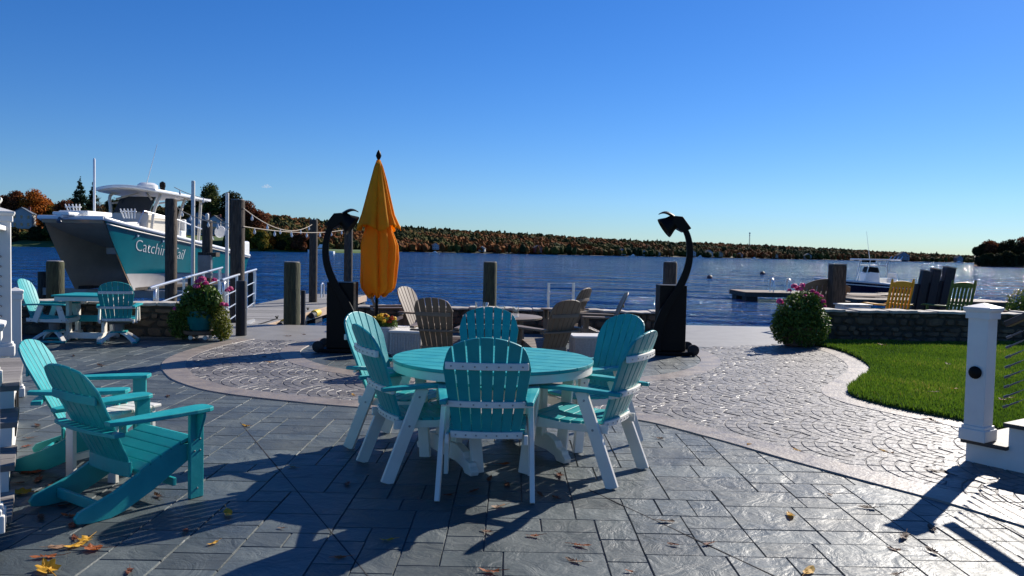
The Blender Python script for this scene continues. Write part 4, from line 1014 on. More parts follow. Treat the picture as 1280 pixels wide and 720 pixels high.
# heaters: S-curved stand with hooded head
def heater():
    t = thing('patio_heater', (0, 0, 0), 0, 'x', 'heater', 'black curved patio heaters flanking the seating circle')
    b = MB(); b.box((-0.01, 0, 0.55), (0.40, 0.36, 0.98)); b.build('cabinet', DARKM, t, bev=0.012)
    b = MB(); b.box((0.0, 0, 0.035), (0.62, 0.5, 0.05)); b.build('base_plate', DARKM, t, bev=0.01)
    for sy in (-1, 1):
        b = MB(); b.lathe([(0.07, -0.03), (0.085, -0.02), (0.085, 0.02), (0.07, 0.03)], n=18, ax=Matrix.Rotation(R(90), 3, 'X')); o = b.build('wheel', RUBBER, t, smooth=True); o.location = (-0.32, sy*0.21, 0.086)
        P = catmull([(-0.02, 1.98), (-0.13, 1.88), (-0.20, 1.72), (-0.225, 1.50), (-0.19, 1.27), (-0.09, 1.02), (0.07, 0.76), (0.18, 0.50), (0.235, 0.25), (0.24, 0.06)], 5)
        b = MB(); g = []
        for i, p in enumerate(P):
            q = P[min(i+1, len(P)-1)]-P[max(i-1, 0)]; d = Vector((q.x, q.y)).normalized(); nn_ = Vector((-d.y, d.x))*(0.036+0.045*(i/len(P))**1.3)
            g.append([(p.x-nn_.x, -0.24, p.y-nn_.y), (p.x+nn_.x, -0.24, p.y+nn_.y)])
        if sy > 0: b.plate(g, (0, 0.055, 0)); b.build('curved_arm', DARKM, t, bev=0.008)
    b = MB(); g = []
    for i, p in enumerate(P): pass
    ax = Matrix.Rotation(R(125), 3, 'Y')
    b = MB(); b.lathe([(0.07, -0.10), (0.10, -0.08), (0.115, 0.02), (0.155, 0.11), (0.16, 0.13), (0.145, 0.12), (0.02, 0.05)], (0.05, -0.15, 1.95), n=28, ax=ax); b.build('burner_hood', DARKM, t, smooth=True)
    b = MB(); b.prism([(-0.23, 1.88), (-0.10, 2.05), (0.02, 2.06), (0.06, 1.97), (-0.05, 1.86), (-0.13, 1.82)], (0, -0.26, 0), (1, 0, 0), (0, 0, 1), (0, 0.22, 0)); b.build('neck_cap', DARKM, t, bev=0.01)
    g = []
    for k in range(9):
        u = k/8; x = 0.0+0.24*u; z = 2.07+0.07*math.sin(u*2.6)-0.02*u; hw = 0.09*(1-u**2.2)+0.003
        g.append([(x, -.15-hw, z-0.03*hw/0.09), (x, -.15, z), (x, -.15+hw, z-0.03*hw/0.09)])
    b = MB(); b.plate(g, (0, 0, -0.012)); b.build('leaf_deflector', DARKM, t)
    b = MB(); b.lathe([(0.02, 0), (0.025, 0.05), (0.01, 0.06)], (0, 0, 0), n=10, ax=Matrix.Rotation(R(-90), 3, 'Y')); o = b.build('knob', RUBBER, t); o.location = (-0.19, 0, 0.78)
    return t
he = heater()
place(he, (-2.52, 11.95, 0), R(0), 'left black patio heater with its S-shaped arm bent towards the orange umbrella')
place(he, (2.47, 12.45, 0), 0, 'right black patio heater with its S-shaped arm against open water', sc=(-1.04, 1.04, 1.04))

# ================================================================ SWIVEL DINING SET AT THE LEFT
t = thing('small_table', (-6.72, 12.75, 0), R(4), 'small turquoise topped table with white trestle legs by the left stone wall', 'table')
b = MB()
for k in range(6): b.box((0, (k-2.5)*0.135, 0.716), (0.84, 0.13, 0.024))
b.build('tabletop', TEAL, t, bev=0.004)
b = MB(); 
for s_ in (-1, 1): b.box((0, s_*0.375, 0.67), (0.76, 0.024, 0.066)); b.box((s_*0.38, 0, 0.67), (0.024, 0.73, 0.066))
b.build('apron', WHT, t, bev=0.004)
for sx in (-1, 1):
    b = MB(); b.prism([(-0.36, 0), (-0.26, 0), (-0.22, 0.035), (0.22, 0.035), (0.26, 0), (0.36, 0), (0.36, 0.04), (0.28, 0.09), (0.24, 0.13), (-0.24, 0.13), (-0.28, 0.09), (-0.36, 0.04)], (sx*0.27-0.03, 0, 0.001), (0, 1, 0), (0, 0, 1), (0.06, 0, 0)); b.build('foot', WHT, t, bev=0.005)
    for sy in (-1, 1): b = MB(); b.box((sx*0.27, sy*0.15, 0.40), (0.05, 0.10, 0.56)); b.build('leg', WHT, t, bev=0.004)
b = MB(); b.prism([(-0.36, 0), (-0.26, 0), (-0.22, 0.035), (0.22, 0.035), (0.26, 0), (0.36, 0), (0.36, 0.04), (0.28, 0.09), (0.24, 0.13), (-0.24, 0.13), (-0.28, 0.09), (-0.36, 0.04)], (0, -0.2, 0.001), (1, 0, 0), (0, 0, 1), (0, 0.05, 0)); b.build('cross_foot', WHT, t, bev=0.005)
b = MB(); b.box((0, 0, 0.34), (0.50, 0.05, 0.10)); b.build('stretcher', TEAL, t, bev=0.004)
def swivel():
    t = dining_chair(TEAL, WHT); t.name = 'swivel_chair'; t['group'] = 'turquoise swivel armchairs at the small left table'
    for o in kids(t):
        if o.name.startswith(('rear_leg', 'front_leg')):
            sx = 1 if max(v.co.x for v in o.data.vertices) > 0 else -1
            fr = o.name.startswith('front')
            me = o.data; me.clear_geometry(); b = MB()
            if fr: b.bar((sx*0.275, 0.56, 0.615), (sx*0.275, 0.64, 0.345), 0.03, 0.085, up=(0, 1, 0))
            else: b.bar((sx*0.277, 0.30, 0.62), (sx*0.277, 0.20, 0.345), 0.03, 0.085, up=(0, 1, 0))
            me.from_pydata(b.v, [], b.f); o.name = 'arm_post'
    b = MB(); b.lathe([(0.16, 0.31), (0.17, 0.335), (0.10, 0.335)], (0, 0.38, 0), n=24); b.lathe([(0.075, 0.17), (0.085, 0.31)], (0, 0.38, 0), n=16); b.build('swivel_plate', GREYM, t, smooth=True)
    for k in range(4):
        a = R(45+90*k); d = Vector((math.cos(a), math.sin(a), 0)); c = Vector((0, 0.38, 0))
        b = MB(); g = []
        for q in range(7):
            u = q/6; p = c+d*(0.06+0.30*u)+Vector((0, 0, 0.19-0.15*u**1.6)); n_ = Vector((-d.y, d.x, 0))*0.035; g.append([p-n_, p+n_])
        b.plate(g, (0, 0, -0.045)); b.build('swivel_leg', WHT, t, bev=0.004)
    for s_ in (0, 1):
        a = R(90*s_); d = Vector((math.cos(a), math.sin(a), 0))
    for d, n_ in (((1, 0, 0), (0, 1, 0)), ((-1, 0, 0), (0, 1, 0))):
        b = MB(); d = Vector(d); b.bar(Vector((0, 0.38-0.28, 0.02))+d*0.26, Vector((0, 0.38+0.28, 0.02))+d*0.26, 0.07, 0.03); b.build('foot_bar', TEAL, t, bev=0.004)
    b = MB(); b.box((0, 0.38, 0.18), (0.24, 0.24, 0.025)); b.build('hub', TEAL, t, bev=0.004)
    return t
sw = swivel()
def sw_at(x, y, fx, fy, lb, sc=0.94):
    f = Vector((fx, fy, 0)).normalized(); place(sw, (x-f.x*0.38*sc, y-f.y*0.38*sc, 0.001), face(fx, fy), lb, sc=sc)
sw_at(-7.12, 12.42, 1.0, 0.12, 'turquoise swivel armchair left of the small table, seen from its side')
sw_at(-6.12, 12.45, -0.35, 1.0, 'turquoise swivel armchair right of the small table, its curved back to the camera')

# ================================================================ ROCKING CHAIRS BEHIND THE RIGHT WALL
def rocker(M_):
    t = thing('rocking_chair', (0, 0, 0), 0, 'x', 'chair', 'painted rocking chairs behind the long stone wall')
    ln = R(12)
    pt = lambda x, h: Vector((x, -0.20-h*math.sin(ln), 0.42+h*math.cos(ln)))
    for sx in (-1, 1):
        b = MB(); b.bar(pt(sx*0.27, -0.38), pt(sx*0.27, 0.72), 0.042, 0.042, up=(0, 1, 0)); b.build('back_post', M_, t, bev=0.006)
        b = MB(); b.lathe([(0.02, 0), (0.026, 0.02), (0.012, 0.045)], tuple(pt(sx*0.27, 0.72)), n=10); b.build('finial', M_, t)
        b = MB(); b.bar((sx*0.29, 0.28, 0.04), (sx*0.29, 0.28, 0.64), 0.042, 0.042, up=(0, 1, 0)); b.build('front_leg', M_, t, bev=0.006)
        b = MB(); b.plate([[(sx*(0.25), y, z), (sx*0.36, y, z)] for y, z in ((-0.28, 0.66), (0.0, 0.655), (0.3, 0.665), (0.38, 0.645))], (0, 0, -0.028)); b.build('armrest', M_, t, bev=0.006)
        b = MB(); g = [[(sx*0.27, y, 0.005+0.10*(y/0.6)**2), (sx*0.31, y, 0.005+0.10*(y/0.6)**2)] for y in np.linspace(-0.62, 0.5, 12)]; b.plate(g, (0, 0, 0.04)); b.build('rocker', M_, t, bev=0.005)
    g = []
    for k in range(9):
        x = -0.25+0.5*k/8; g.append([pt(x, 0.60), pt(x, 0.715-0.55*x*x+0.01)])
    b = MB(); b.plate(g, (0, 0.025, 0)); b.build('top_rail', M_, t, bev=0.005)
    b = MB(); b.bar(pt(-0.25, 0.09), pt(0.25, 0.09), 0.03, 0.07); b.build('lower_rail', M_, t, bev=0.004)
    for k in range(5): b = MB(); b.bar(pt((k-2)*0.09, 0.09), pt((k-2)*0.09, 0.62), 0.055, 0.016, up=(0, 1, 0)); b.build('back_slat', M_, t, bev=0.003)
    for k in range(7): b = MB(); b.box((0, -0.16+k*0.072, 0.43-0.004*k), (0.56, 0.064, 0.02)); b.build('seat_slat', M_, t, bev=0.003)
    b = MB(); b.box((0, 0.28, 0.40), (0.56, 0.03, 0.06)); b.build('front_rail', M_, t)
    return t
RY = mat('yellow_paint', (0.72, 0.36, 0.015), (0.62, 0.31, 0.015), 0.5, 5); RG = mat('green_paint', (0.035, 0.11, 0.012), (0.025, 0.085, 0.01), 0.45, 5)
RW = mat('red_paint', (0.30, 0.03, 0.025), (0.22, 0.02, 0.02), 0.5, 5)
fs_ = []
ry = rocker(RY); p = at(1127, 360, 16.3); ry.location = (p.x-0.30, 16.2, 0); ry.rotation_euler = (0, 0, face(-0.35, 1)); ry['label'] = 'yellow rocking chair behind the long stone wall'
rg = rocker(RG); p = at(1203, 360, 16.3); rg.location = (p.x-0.30, 16.2, 0); rg.rotation_euler = (0, 0, face(-0.25, 1)); rg['label'] = 'dark green rocking chair behind the long stone wall, right of the black posts'
rr_ = adirondack(RW, fine=False); p = at(1268, 385, 16.4); rr_.location = (p.x+0.1, 16.4, 0); rr_.rotation_euler = (0, 0, face(-1, 0.2)); rr_['label'] = 'dark red adirondack chair behind the wall, beyond the brown handrail'
# taupe glider bench with arched back
t = thing('glider_bench', (at(1020, 360, 17.0).x, 17.0, 0), R(10), 'taupe bench with arched slatted back between the right planter and the square piling', 'bench')
for k in range(9): b = MB(); x = (k-4)*0.115; b.plate([[(x-0.05, -0.18, 0.42), (x+0.05, -0.18, 0.42)], [(x-0.05, -0.36, 1.03-0.55*(x-.05)**2), (x+0.05, -0.36, 1.03-0.55*(x+.05)**2)]], (0, 0.02, 0)); b.build('back_slat', TAUPE, t, bev=0.003)
g = [[(x, -0.365, 1.00-0.55*x*x), (x, -0.385, 1.12-0.55*x*x)] for x in np.linspace(-0.56, 0.56, 9)]
b = MB(); b.plate(g, (0, 0.035, 0)); b.build('top_rail', TAUPE, t, bev=0.004)
for k in range(6): b = MB(); b.box((0, -0.15+k*0.085, 0.42), (1.1, 0.075, 0.022)); b.build('seat_slat', TAUPE, t, bev=0.003)
for sx in (-1, 1):
    b = MB(); b.box((sx*0.58, 0.0, 0.64), (0.09, 0.6, 0.025)); b.build('armrest', TAUPE, t, bev=0.004)
    b = MB(); b.box((sx*0.57, 0.24, 0.31), (0.05, 0.05, 0.63)); b.build('leg', TAUPE, t, bev=0.004)
    b = MB(); b.box((sx*0.57, -0.24, 0.31), (0.05, 0.05, 0.63)); b.build('leg', TAUPE, t, bev=0.004)
# low white bench
t = thing('white_bench', (at(1066, 380, 15.9).x, 15.9, 0), R(6), 'low white slatted bench just behind the wall beside the square piling', 'bench')
for k in range(4): b = MB(); b.box((0, (k-1.5)*0.10, 0.64), (0.62, 0.085, 0.025)); b.build('seat_slat', WHT, t, bev=0.004)
for sx in (-1, 1): b = MB(); b.prism([(-0.2, 0), (-0.14, 0), (-0.1, 0.5), (0.1, 0.5), (0.14, 0), (0.2, 0), (0.17, 0.62), (-0.17, 0.62)], (sx*0.26-0.02, 0, 0), (0, 1, 0), (0, 0, 1), (0.04, 0, 0)); b.build('end_panel', WHT, t, bev=0.004)
b = MB(); b.box((0, -0.18, 0.55), (0.5, 0.022, 0.12)); b.build('apron', WHT, t, bev=0.004)

# ================================================================ PORCH STEPS, LEFT AND RIGHT
def newel(root_name, loc, rz, h, w_, label, holes=0, group='white cable rail newel posts', zt=0.0, cap_w=1.42, dot=False):
    t = thing(root_name, loc, rz, label, 'post', group)
    b = MB(); b.box((0, 0, h/2), (w_, w_, h)); b.build('shaft', PAINT, t, bev=0.004)
    b = MB(); b.box((0, 0, 0.045), (w_+0.05, w_+0.05, 0.09)); b.box((0, 0, 0.10), (w_+0.025, w_+0.025, 0.03)); b.build('base_trim', PAINT, t, bev=0.008)
    b = MB(); c = w_*cap_w/2
    b.box((0, 0, h-0.035), (w_+0.03, w_+0.03, 0.05)); b.add([(-c*.9, -c*.9, h-0.01), (c*.9, -c*.9, h-0.01), (c*.9, c*.9, h-0.01), (-c*.9, c*.9, h-0.01), (-c, -c, h+0.012), (c, -c, h+0.012), (c, c, h+0.012), (-c, c, h+0.012), (-c, -c, h+0.026), (c, -c, h+0.026), (c, c, h+0.026), (-c, c, h+0.026), (0, 0, h+0.06)],
          [(3,2,1,0), (0,1,5,4), (1,2,6,5), (2,3,7,6), (3,0,4,7), (4,5,9,8), (5,6,10,9), (6,7,11,10), (7,4,8,11), (8,9,12), (9,10,12), (10,11,12), (11,8,12)]); b.build('cap', PAINT, t, bev=0.003)
    return t
# right stair: ascends along local +X
aR = math.atan2(-0.83, 0.56); ox, oy = 3.52, 6.10
dirA = Vector((0.56, -0.83, 0)); dirB = Vector((0.83, 0.56, 0))   # B: away from the stair's outer face
st = thing('porch_steps', (ox, oy, 0), aR, 'white porch steps with dark treads at the right edge', 'steps')
rise, run, W_ = 0.175, 0.30, 1.3
# local: x ascends, y = +left... outer (camera) face at y=0, body towards +y
nst = 5
side = [(0, 0), (0, rise-0.02)]
for k in range(nst):
    side += [(run*k+(0 if k == 0 else 0), rise*(k+1)-0.02), (run*(k+1), rise*(k+1)-0.02)]
side += [(run*nst, 0.42), (0.42, 0)]
clean = []
for p in side:
    if not clean or p != clean[-1]: clean.append(p)
b = MB(); b.prism(clean, (0, 0.0, 0), (1, 0, 0), (0, 0, 1), (0, 0.03, 0)); b.build('stringer', PAINT, st)
b = MB(); b.prism(clean, (0, W_, 0), (1, 0, 0), (0, 0, 1), (0, 0.03, 0)); b.build('stringer', PAINT, st)
for k in range(nst):
    b = MB(); b.box((run*k+0.012, W_/2+0.015, rise*k+rise/2-0.01), (0.02, W_-0.03, rise-0.022)); b.build('riser', PAINT, st)
    b = MB(); b.box((run*k+run/2-0.01, W_/2, rise*(k+1)-0.005), (run+0.03, W_+0.09, 0.03)); b.build('tread', TREADW, st, bev=0.004)
b = MB(); b.box((run*nst+0.9, W_/2, rise*nst-0.002), (1.8, W_+0.05, 0.036)); b.build('landing', TREADW, st, bev=0.004)
b = MB(); b.box((run*nst+0.9, 0.03, rise*nst-0.16), (1.75, 0.03, 0.27)); b.build('side_panel', PAINT, st)
for q_ in (0.35, 1.6): b = MB(); b.box((run*nst+q_, 0.12, (rise*nst-0.3)/2), (0.12, 0.12, rise*nst-0.3)); b.build('support_post', PAINT, st)
pp = newel('newel_post', (ox+dirA.x*0.075+dirB.x*0.01, oy+dirA.y*0.075+dirB.y*0.01, rise+0.011), aR, 0.985, 0.145, 'large white newel post with a round dark disc on the right porch steps')
b = MB(); b.lathe([(0.045, 0), (0.048, 0.012), (0.035, 0.022), (0.004, 0.026)], (0, 0, 0), n=20, ax=Matrix.Rotation(R(90), 3, 'X')); o = b.build('disc_light', DARKM, pp, smooth=True); o.location = (0, -0.073, 0.55)
o.rotation_euler = (0, 0, 0)
o.location = (0, -0.073, 0.52)
hr = thing('cable_railing', (ox, oy, 0), aR, 'brown handrail with steel cables rising from the right newel post', 'railing')
sl_ = rise/run; hx0 = 0.21
b = MB(); b.bar((hx0-0.005, 0.1, rise+0.90), (hx0+1.35, 0.1, rise+0.90+1.35*sl_*0.98), 0.085, 0.045); b.build('handrail', RAILW, hr, bev=0.008)
for k in range(8):
    z = rise+0.80-k*0.075
    b = MB(); b.tube([(hx0-0.005, 0.1, z), (hx0+1.35, 0.1, z+1.35*sl_*0.98)], 0.0035, 6); b.build('cable', STEEL, hr)
    b = MB(); b.tube([(hx0-0.003, 0.1, z), (hx0+0.03, 0.1, z+0.03*sl_)], 0.010, 8); b.tube([(hx0+0.03, 0.1, z+.03*sl_), (hx0+0.10, 0.1, z+.1*sl_)], 0.006, 8); b.build('cable_fitting', GREYM, hr)
p = Vector((ox, oy, 0))+dirA*(hx0+1.42)+dirB*0.1
newel('newel_post', (p.x, p.y, rise*5+0.011), aR, 1.06, 0.145, 'upper white newel post at the top of the right cable railing')

# left steps: deck with stairs descending towards the camera; local +x runs along the descent, body towards -y side (left)
dL = Vector((0.504, -0.864, 0)); aL = math.atan2(dL.y, dL.x)
c0 = Vector((-3.42, 5.48, 0)); o0 = c0-dL*1.55
lf = thing('porch_steps', (o0.x, o0.y, 0), aL, 'white porch landing and steps with weathered grey treads at the left edge', 'steps')
# local y axis = (-dL.y, dL.x) = (0.864, 0.504): right; the body lies at negative y
def lstep(x0, x1, z, nm='tread'):
    b = MB()
    nbd = max(1, int((x1-x0)/0.14)); wd = (x1-x0)/nbd
    for k in range(nbd): b.box((x0+wd*(k+0.5), -0.70, z-0.018), (wd-0.006, 1.46, 0.036), tone=random.random())
    b.build(nm, TREADW2, lf, bev=0.003, tone=True)
TREADW2 = mat('weathered_treads', (0.26, 0.24, 0.225), (0.16, 0.148, 0.138), 0.7, 8, 0.4, 30, stretch=(6, 0.6, 1), attr=True)
lstep(0.0, 1.58, 0.55, 'landing')
b = MB(); b.box((0.78, -0.03, 0.255), (1.5, 0.03, 0.51)); b.build('side_panel', PAINT, lf)
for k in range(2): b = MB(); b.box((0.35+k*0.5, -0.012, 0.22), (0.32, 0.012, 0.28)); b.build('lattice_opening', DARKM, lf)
zz = 0.55; x = 1.55
for k in range(3):
    zz -= 0.155; x1 = x+0.50
    lstep(x-0.02, x1+0.03, zz)
    b = MB(); b.box((x+0.01, -0.70, zz+0.06), (0.025, 1.40, 0.122)); b.build('riser', PAINT, lf)
    b = MB(); b.box(((x+x1)/2, -0.03, (zz-0.036)/2), (0.50, 0.03, zz-0.036)); b.build('side_panel', PAINT, lf)
    x = x1
b = MB(); b.box((x+0.012, -0.70, (zz-0.036)/2), (0.025, 1.40, zz-0.036)); b.build('riser', PAINT, lf)
def lpost(px_, D, z, h, lb, holes=True, w_=0.15):
    q = at(px_, 450, D); dR = Vector((0.864, 0.504, 0)); 
    q2 = Vector((q.x, D, z)); q2 -= Vector((w_*0.72, 0, 0))
    t = newel('newel_post', tuple(q2), aL, h, w_, lb)
    if holes:
        for k in range(9):
            b = MB(); b.tube([(w_/2-0.002, 0, 0.18+k*0.085), (w_/2+0.03, 0, 0.18+k*0.085)], 0.010, 8); b.build('cable_fitting', GREYM, t)
    return q2
qa = lpost(17.5, 6.9, 0.551, 1.22, 'white newel post with a row of cable fittings at the rear of the left landing')
qb = lpost(0.5, 5.45, 0.551, 1.26, 'white newel post cut by the left frame edge at the head of the steps')
qc = lpost(3.0, 3.95, 0.088, 1.02, 'lowest white newel post at the foot of the left steps', holes=False)
cr = thing('cable_railing', tuple(qb), 0, 'steel cables strung between the two left landing posts', 'railing')
for k in range(9):
    z = 0.18+k*0.085; b = MB(); d = (qa-qb).normalized(); b.tube([d*0.07+Vector((0, 0, z)), (qa-qb)-d*0.1+Vector((0, 0, z))], 0.0035, 6); b.build('cable', STEEL, cr)
b = MB(); d = qa-qb; b.bar(d.normalized()*0.08+Vector((0, 0, 1.10)), d-d.normalized()*0.08+Vector((0, 0, 1.10)), 0.09, 0.04); b.build('handrail', PAINT, cr, bev=0.006)
q = at(22, 400, 7.9); newel('short_post', (q.x-0.02, 7.9, 0.0), aL, 1.03, 0.10, 'short white post with a flat cap just right of the tall left newel post', group=None)
# ================================================================ PLANTERS
LEAFD = mat('dark_leaf', (0.1, 0.1, 0.1), None, 0.55, 3, attr=True, sub=0.25, spec=0.3, ramp=[(0, (0.025, 0.055, 0.008)), (0.6, (0.07, 0.135, 0.016)), (1, (0.16, 0.22, 0.03))])
LEAFY = mat('yellowgreen_leaf', (0.1, 0.1, 0.1), None, 0.55, 3, attr=True, sub=0.3, spec=0.3, ramp=[(0, (0.06, 0.08, 0.01)), (0.6, (0.17, 0.19, 0.02)), (1, (0.34, 0.28, 0.03))])
PINK = mat('pink_petal', (0.1, 0.1, 0.1), None, 0.6, 3, attr=True, sub=0.35, ramp=[(0, (0.38, 0.015, 0.12)), (0.6, (0.68, 0.05, 0.26)), (1, (0.85, 0.30, 0.48))])
MUM = mat('mum_petal', (0.1, 0.1, 0.1), None, 0.6, 3, attr=True, sub=0.3, ramp=[(0, (0.35, 0.02, 0.01)), (0.35, (0.6, 0.10, 0.01)), (0.5, (0.75, 0.42, 0.01)), (1, (0.85, 0.6, 0.04))])
TPOT = mat('teal_glaze', (0.01, 0.17, 0.17), (0.008, 0.12, 0.125), 0.25, 6, coat=0.3)
BROWN = mat('brown_ware', (0.16, 0.10, 0.06), (0.10, 0.065, 0.04), 0.7, 8, 0.3)
WPOT = mat('white_ware', (0.72, 0.70, 0.66), (0.6, 0.585, 0.55), 0.5, 5)
PEB = mat('pebbles', (0.55, 0.5, 0.44), (0.3, 0.26, 0.22), 0.8, 30, 0.5, attr=True)
STEM = mat('stem', (0.07, 0.10, 0.02), None, 0.7)
def leafcloud(name, blobs, n, size, m_, parent, seed=0, shell=0.55, aspect=0.5, tonefn=None):
    """blobs: (x,y,z,rx,ry,rz). kite shaped leaves scattered in their volume"""
    r_ = np.random.default_rng(seed); B = np.array(blobs, float); wgt = (B[:, 3]*B[:, 4]*B[:, 5])**0.67; wgt /= wgt.sum()
    idx = r_.choice(len(B), n, p=wgt); d = r_.normal(size=(n, 3)); d /= np.linalg.norm(d, axis=1, keepdims=True)
    rad = shell+(1.05-shell)*r_.random(n)**0.6; c = B[idx, :3]+d*B[idx, 3:]*rad[:, None]
    nn = d*0.8+r_.normal(size=(n, 3))*0.6+np.array([0, 0, 0.3]); nn /= np.linalg.norm(nn, axis=1, keepdims=True)
    a = np.cross(nn, r_.normal(size=(n, 3))); a /= np.linalg.norm(a, axis=1, keepdims=True); b_ = np.cross(nn, a)
    s = (size*r_.uniform(0.6, 1.3, n))[:, None]
    V = np.stack([c-a*s, c+b_*s*aspect+nn*s*0.12, c+a*s, c-b_*s*aspect+nn*s*0.12], 1)
    tone = np.clip(r_.normal(0.5, 0.2, n)+(0 if tonefn is None else tonefn(c)), 0, 1)
    return raw(name, V.reshape(-1, 3), np.arange(n*4).reshape(-1, 4), m_, parent, tone=tone)
def bloom(parent, p, r_, m_=PINK, seed=0, nm='flower'):
    n = 70; rg_ = np.random.default_rng(seed); d = rg_.normal(size=(n, 3)); d /= np.linalg.norm(d, axis=1, keepdims=True); d[:, 2] = np.abs(d[:, 2])*1.1-0.35
    c = np.array(p)+d*r_*rg_.uniform(0.6, 1, (n, 1)); a = np.cross(d, rg_.normal(size=(n, 3))); a /= np.linalg.norm(a, axis=1, keepdims=True); b_ = np.cross(d, a); b_ /= np.linalg.norm(b_, axis=1, keepdims=True)
    s = r_*0.36; V = np.stack([c-a*s, c-b_*s, c+a*s+d*s*.3, c+b_*s+d*s*.3], 1)
    return raw(nm, V.reshape(-1, 3), np.arange(n*4).reshape(-1, 4), m_, parent, tone=rg_.random(n))
# right planter
t = thing('flower_planter', (5.02, 13.9, 0.004), 0, 'big rounded planter of dark leaves and pink blooms at the corner of the lawn', 'planter')
b = MB(); b.lathe([(0.20, 0.0), (0.26, 0.03), (0.34, 0.34), (0.36, 0.36), (0.33, 0.36), (0.30, 0.30), (0.02, 0.30)], n=28); b.build('pot', BROWN, t, smooth=True)
leafcloud('foliage', [(0, 0, 0.55, .42, .40, .34), (-.24, -.05, 0.36, .27, .30, .32), (.24, -.04, 0.38, .26, .30, .33), (0, -.2, 0.32, .30, .22, .30), (.1, 0, 0.78, .30, .28, .2)], 7000, 0.033, LEAFD, t, 3, 0.35)
leafcloud('trailing_foliage', [(-.36, -.05, 0.34, .13, .2, .28), (.02, -.30, 0.22, .2, .12, .2), (0.36, 0, .32, .13, .2, .27)], 2600, 0.020, LEAFD, t, 4, 0.3)
for k, (px_, py_, r_) in enumerate(((993, 358, .06), (999, 361, .07), (1003, 357, .055), (1016, 364, .045), (1021, 367, .045), (1026, 371, .055), (1029, 377, .05), (1007, 370, .045), (975, 377, .06), (987, 363, .04), (1031, 383, .035))):
    q = at(px_, py_, 13.72+0.06*(k % 3)); bloom(t, (q.x-5.02, q.y-13.9, q.z-.004), r_, seed=k)
# left planter
t = thing('flower_planter', (-5.08, 13.05, 0.004), 0, 'turquoise glazed pot overflowing with pink flowers on a wheeled tray', 'planter')
b = MB(); b.lathe([(0.17, 0.16), (0.185, 0.18), (0.235, 0.44), (0.25, 0.46), (0.25, 0.48), (0.21, 0.48), (0.2, 0.42), (0.02, 0.42)], n=28); b.build('pot', TPOT, t, smooth=True)
b = MB(); b.lathe([(0.24, 0.085), (0.27, 0.10), (0.275, 0.15), (0.26, 0.155), (0.02, 0.13)], n=28); b.build('tray', BROWN, t, smooth=True)
for k in range(4):
    b = MB(); b.lathe([(0.03, -.012), (0.038, -.008), (0.038, .008), (0.03, .012)], n=12, ax=Matrix.Rotation(R(90), 3, 'X')); o = b.build('wheel', WHT, t); o.location = (0.17*math.cos(R(45+90*k)), 0.17*math.sin(R(45+90*k)), 0.04)
leafcloud('foliage', [(0.0, 0, 0.70, .28, .26, .22), (-.12, -.08, 0.55, .22, .2, .18), (.18, -.05, .62, .2, .2, .2), (0.02, -.15, .48, .2, .12, .13)], 3600, 0.040, LEAFD, t, 5, 0.3)
leafcloud('side_foliage', [(-.36, 0, 0.28, .17, .2, .26), (-.26, -.06, .2, .16, .16, .2), (-.30, 0, .52, .12, .12, .12)], 2200, 0.022, LEAFD, t, 6, 0.3)
leafcloud('yellow_vine', [(.32, -.05, 0.32, .16, .18, .30), (.40, -.08, .18, .14, .15, .18), (.26, -.1, .5, .1, .1, .12)], 2200, 0.026, LEAFY, t, 7, 0.3)
for k, (px_, py_, r_) in enumerate(((247, 352, .05), (253, 349, .065), (257, 355, .06), (246, 358, .055), (268, 350, .045), (288, 361, .05), (284, 363, .04), (256, 366, .035), (282, 381, .05), (278, 380, .04), (219, 386, .045))):
    q = at(px_, py_, 12.9+0.06*(k % 3)); bloom(t, (q.x+5.08, q.y-13.05, q.z-.004), r_, seed=20+k)
# mum pot
t = thing('flower_pot', (-1.87, 11.75, 0.002), 0, 'tapered white pot of yellow and red chrysanthemums beside the pale slatted box', 'planter')
b = MB(); b.lathe([(0.10, 0.02), (0.115, 0.03), (0.165, 0.37), (0.18, 0.38), (0.18, 0.41), (0.155, 0.41), (0.15, 0.36), (0.02, 0.36)], n=28); b.build('pot', WPOT, t, smooth=True)
leafcloud('foliage', [(0, 0, 0.44, .19, .17, .10)], 900, 0.025, LEAFD, t, 8, 0.2)
for k in range(26):
    a = random.uniform(0, 2*PI); q = random.random()**0.5*0.19; o = bloom(t, (q*math.cos(a), q*math.sin(a), 0.46+0.10*(1-(q/0.2)**2)+random.uniform(-.02, .03)), 0.035, MUM, seed=50+k, nm='blossom')
    a_ = o.data.attributes['tone']; base = (0.12 if (a < 1.0 or a > 5.0) and k % 3 else 0.85); a_.data.foreach_set('value', [min(1, max(0, base+random.uniform(-.15, .15))) for _ in range(len(o.data.polygons))])
b = MB(); b.lathe([(0.16, 0), (0.2, 0.01), (0.22, 0.035), (0.2, 0.035), (0.02, 0.02)], (0.03, -0.02, 0), n=28); b.build('saucer', WPOT, t, smooth=True)
b = MB()
for k in range(90):
    a = random.uniform(0, 2*PI); q = 0.12+0.07*random.random(); r_ = random.uniform(.008, .016)
    b.lathe([(r_*.5, -r_*.6), (r_, 0), (r_*.5, r_*.6)], (0.03+q*math.cos(a), -0.02+q*math.sin(a), 0.035), n=6, tone=random.random())
o = b.build('pebbles', PEB, t, tone=True); o['kind'] = 'stuff'
# bush at the right frame edge behind the wall
t = thing('clipped_bush', (at(1281, 372, 16.0).x, 16.0, 0), 0, 'dark bush at the right frame edge above the brown handrail', 'bush')
leafcloud('foliage', [(0, 0, .62, .34, .34, .40), (0.2, 0, .5, .34, .34, .4)], 4000, 0.03, LEAFD, t, 9, 0.3)
b = MB(); b.tube([(0, 0, 0), (0.02, 0, .4)], 0.04); b.build('stem', BROWN, t)

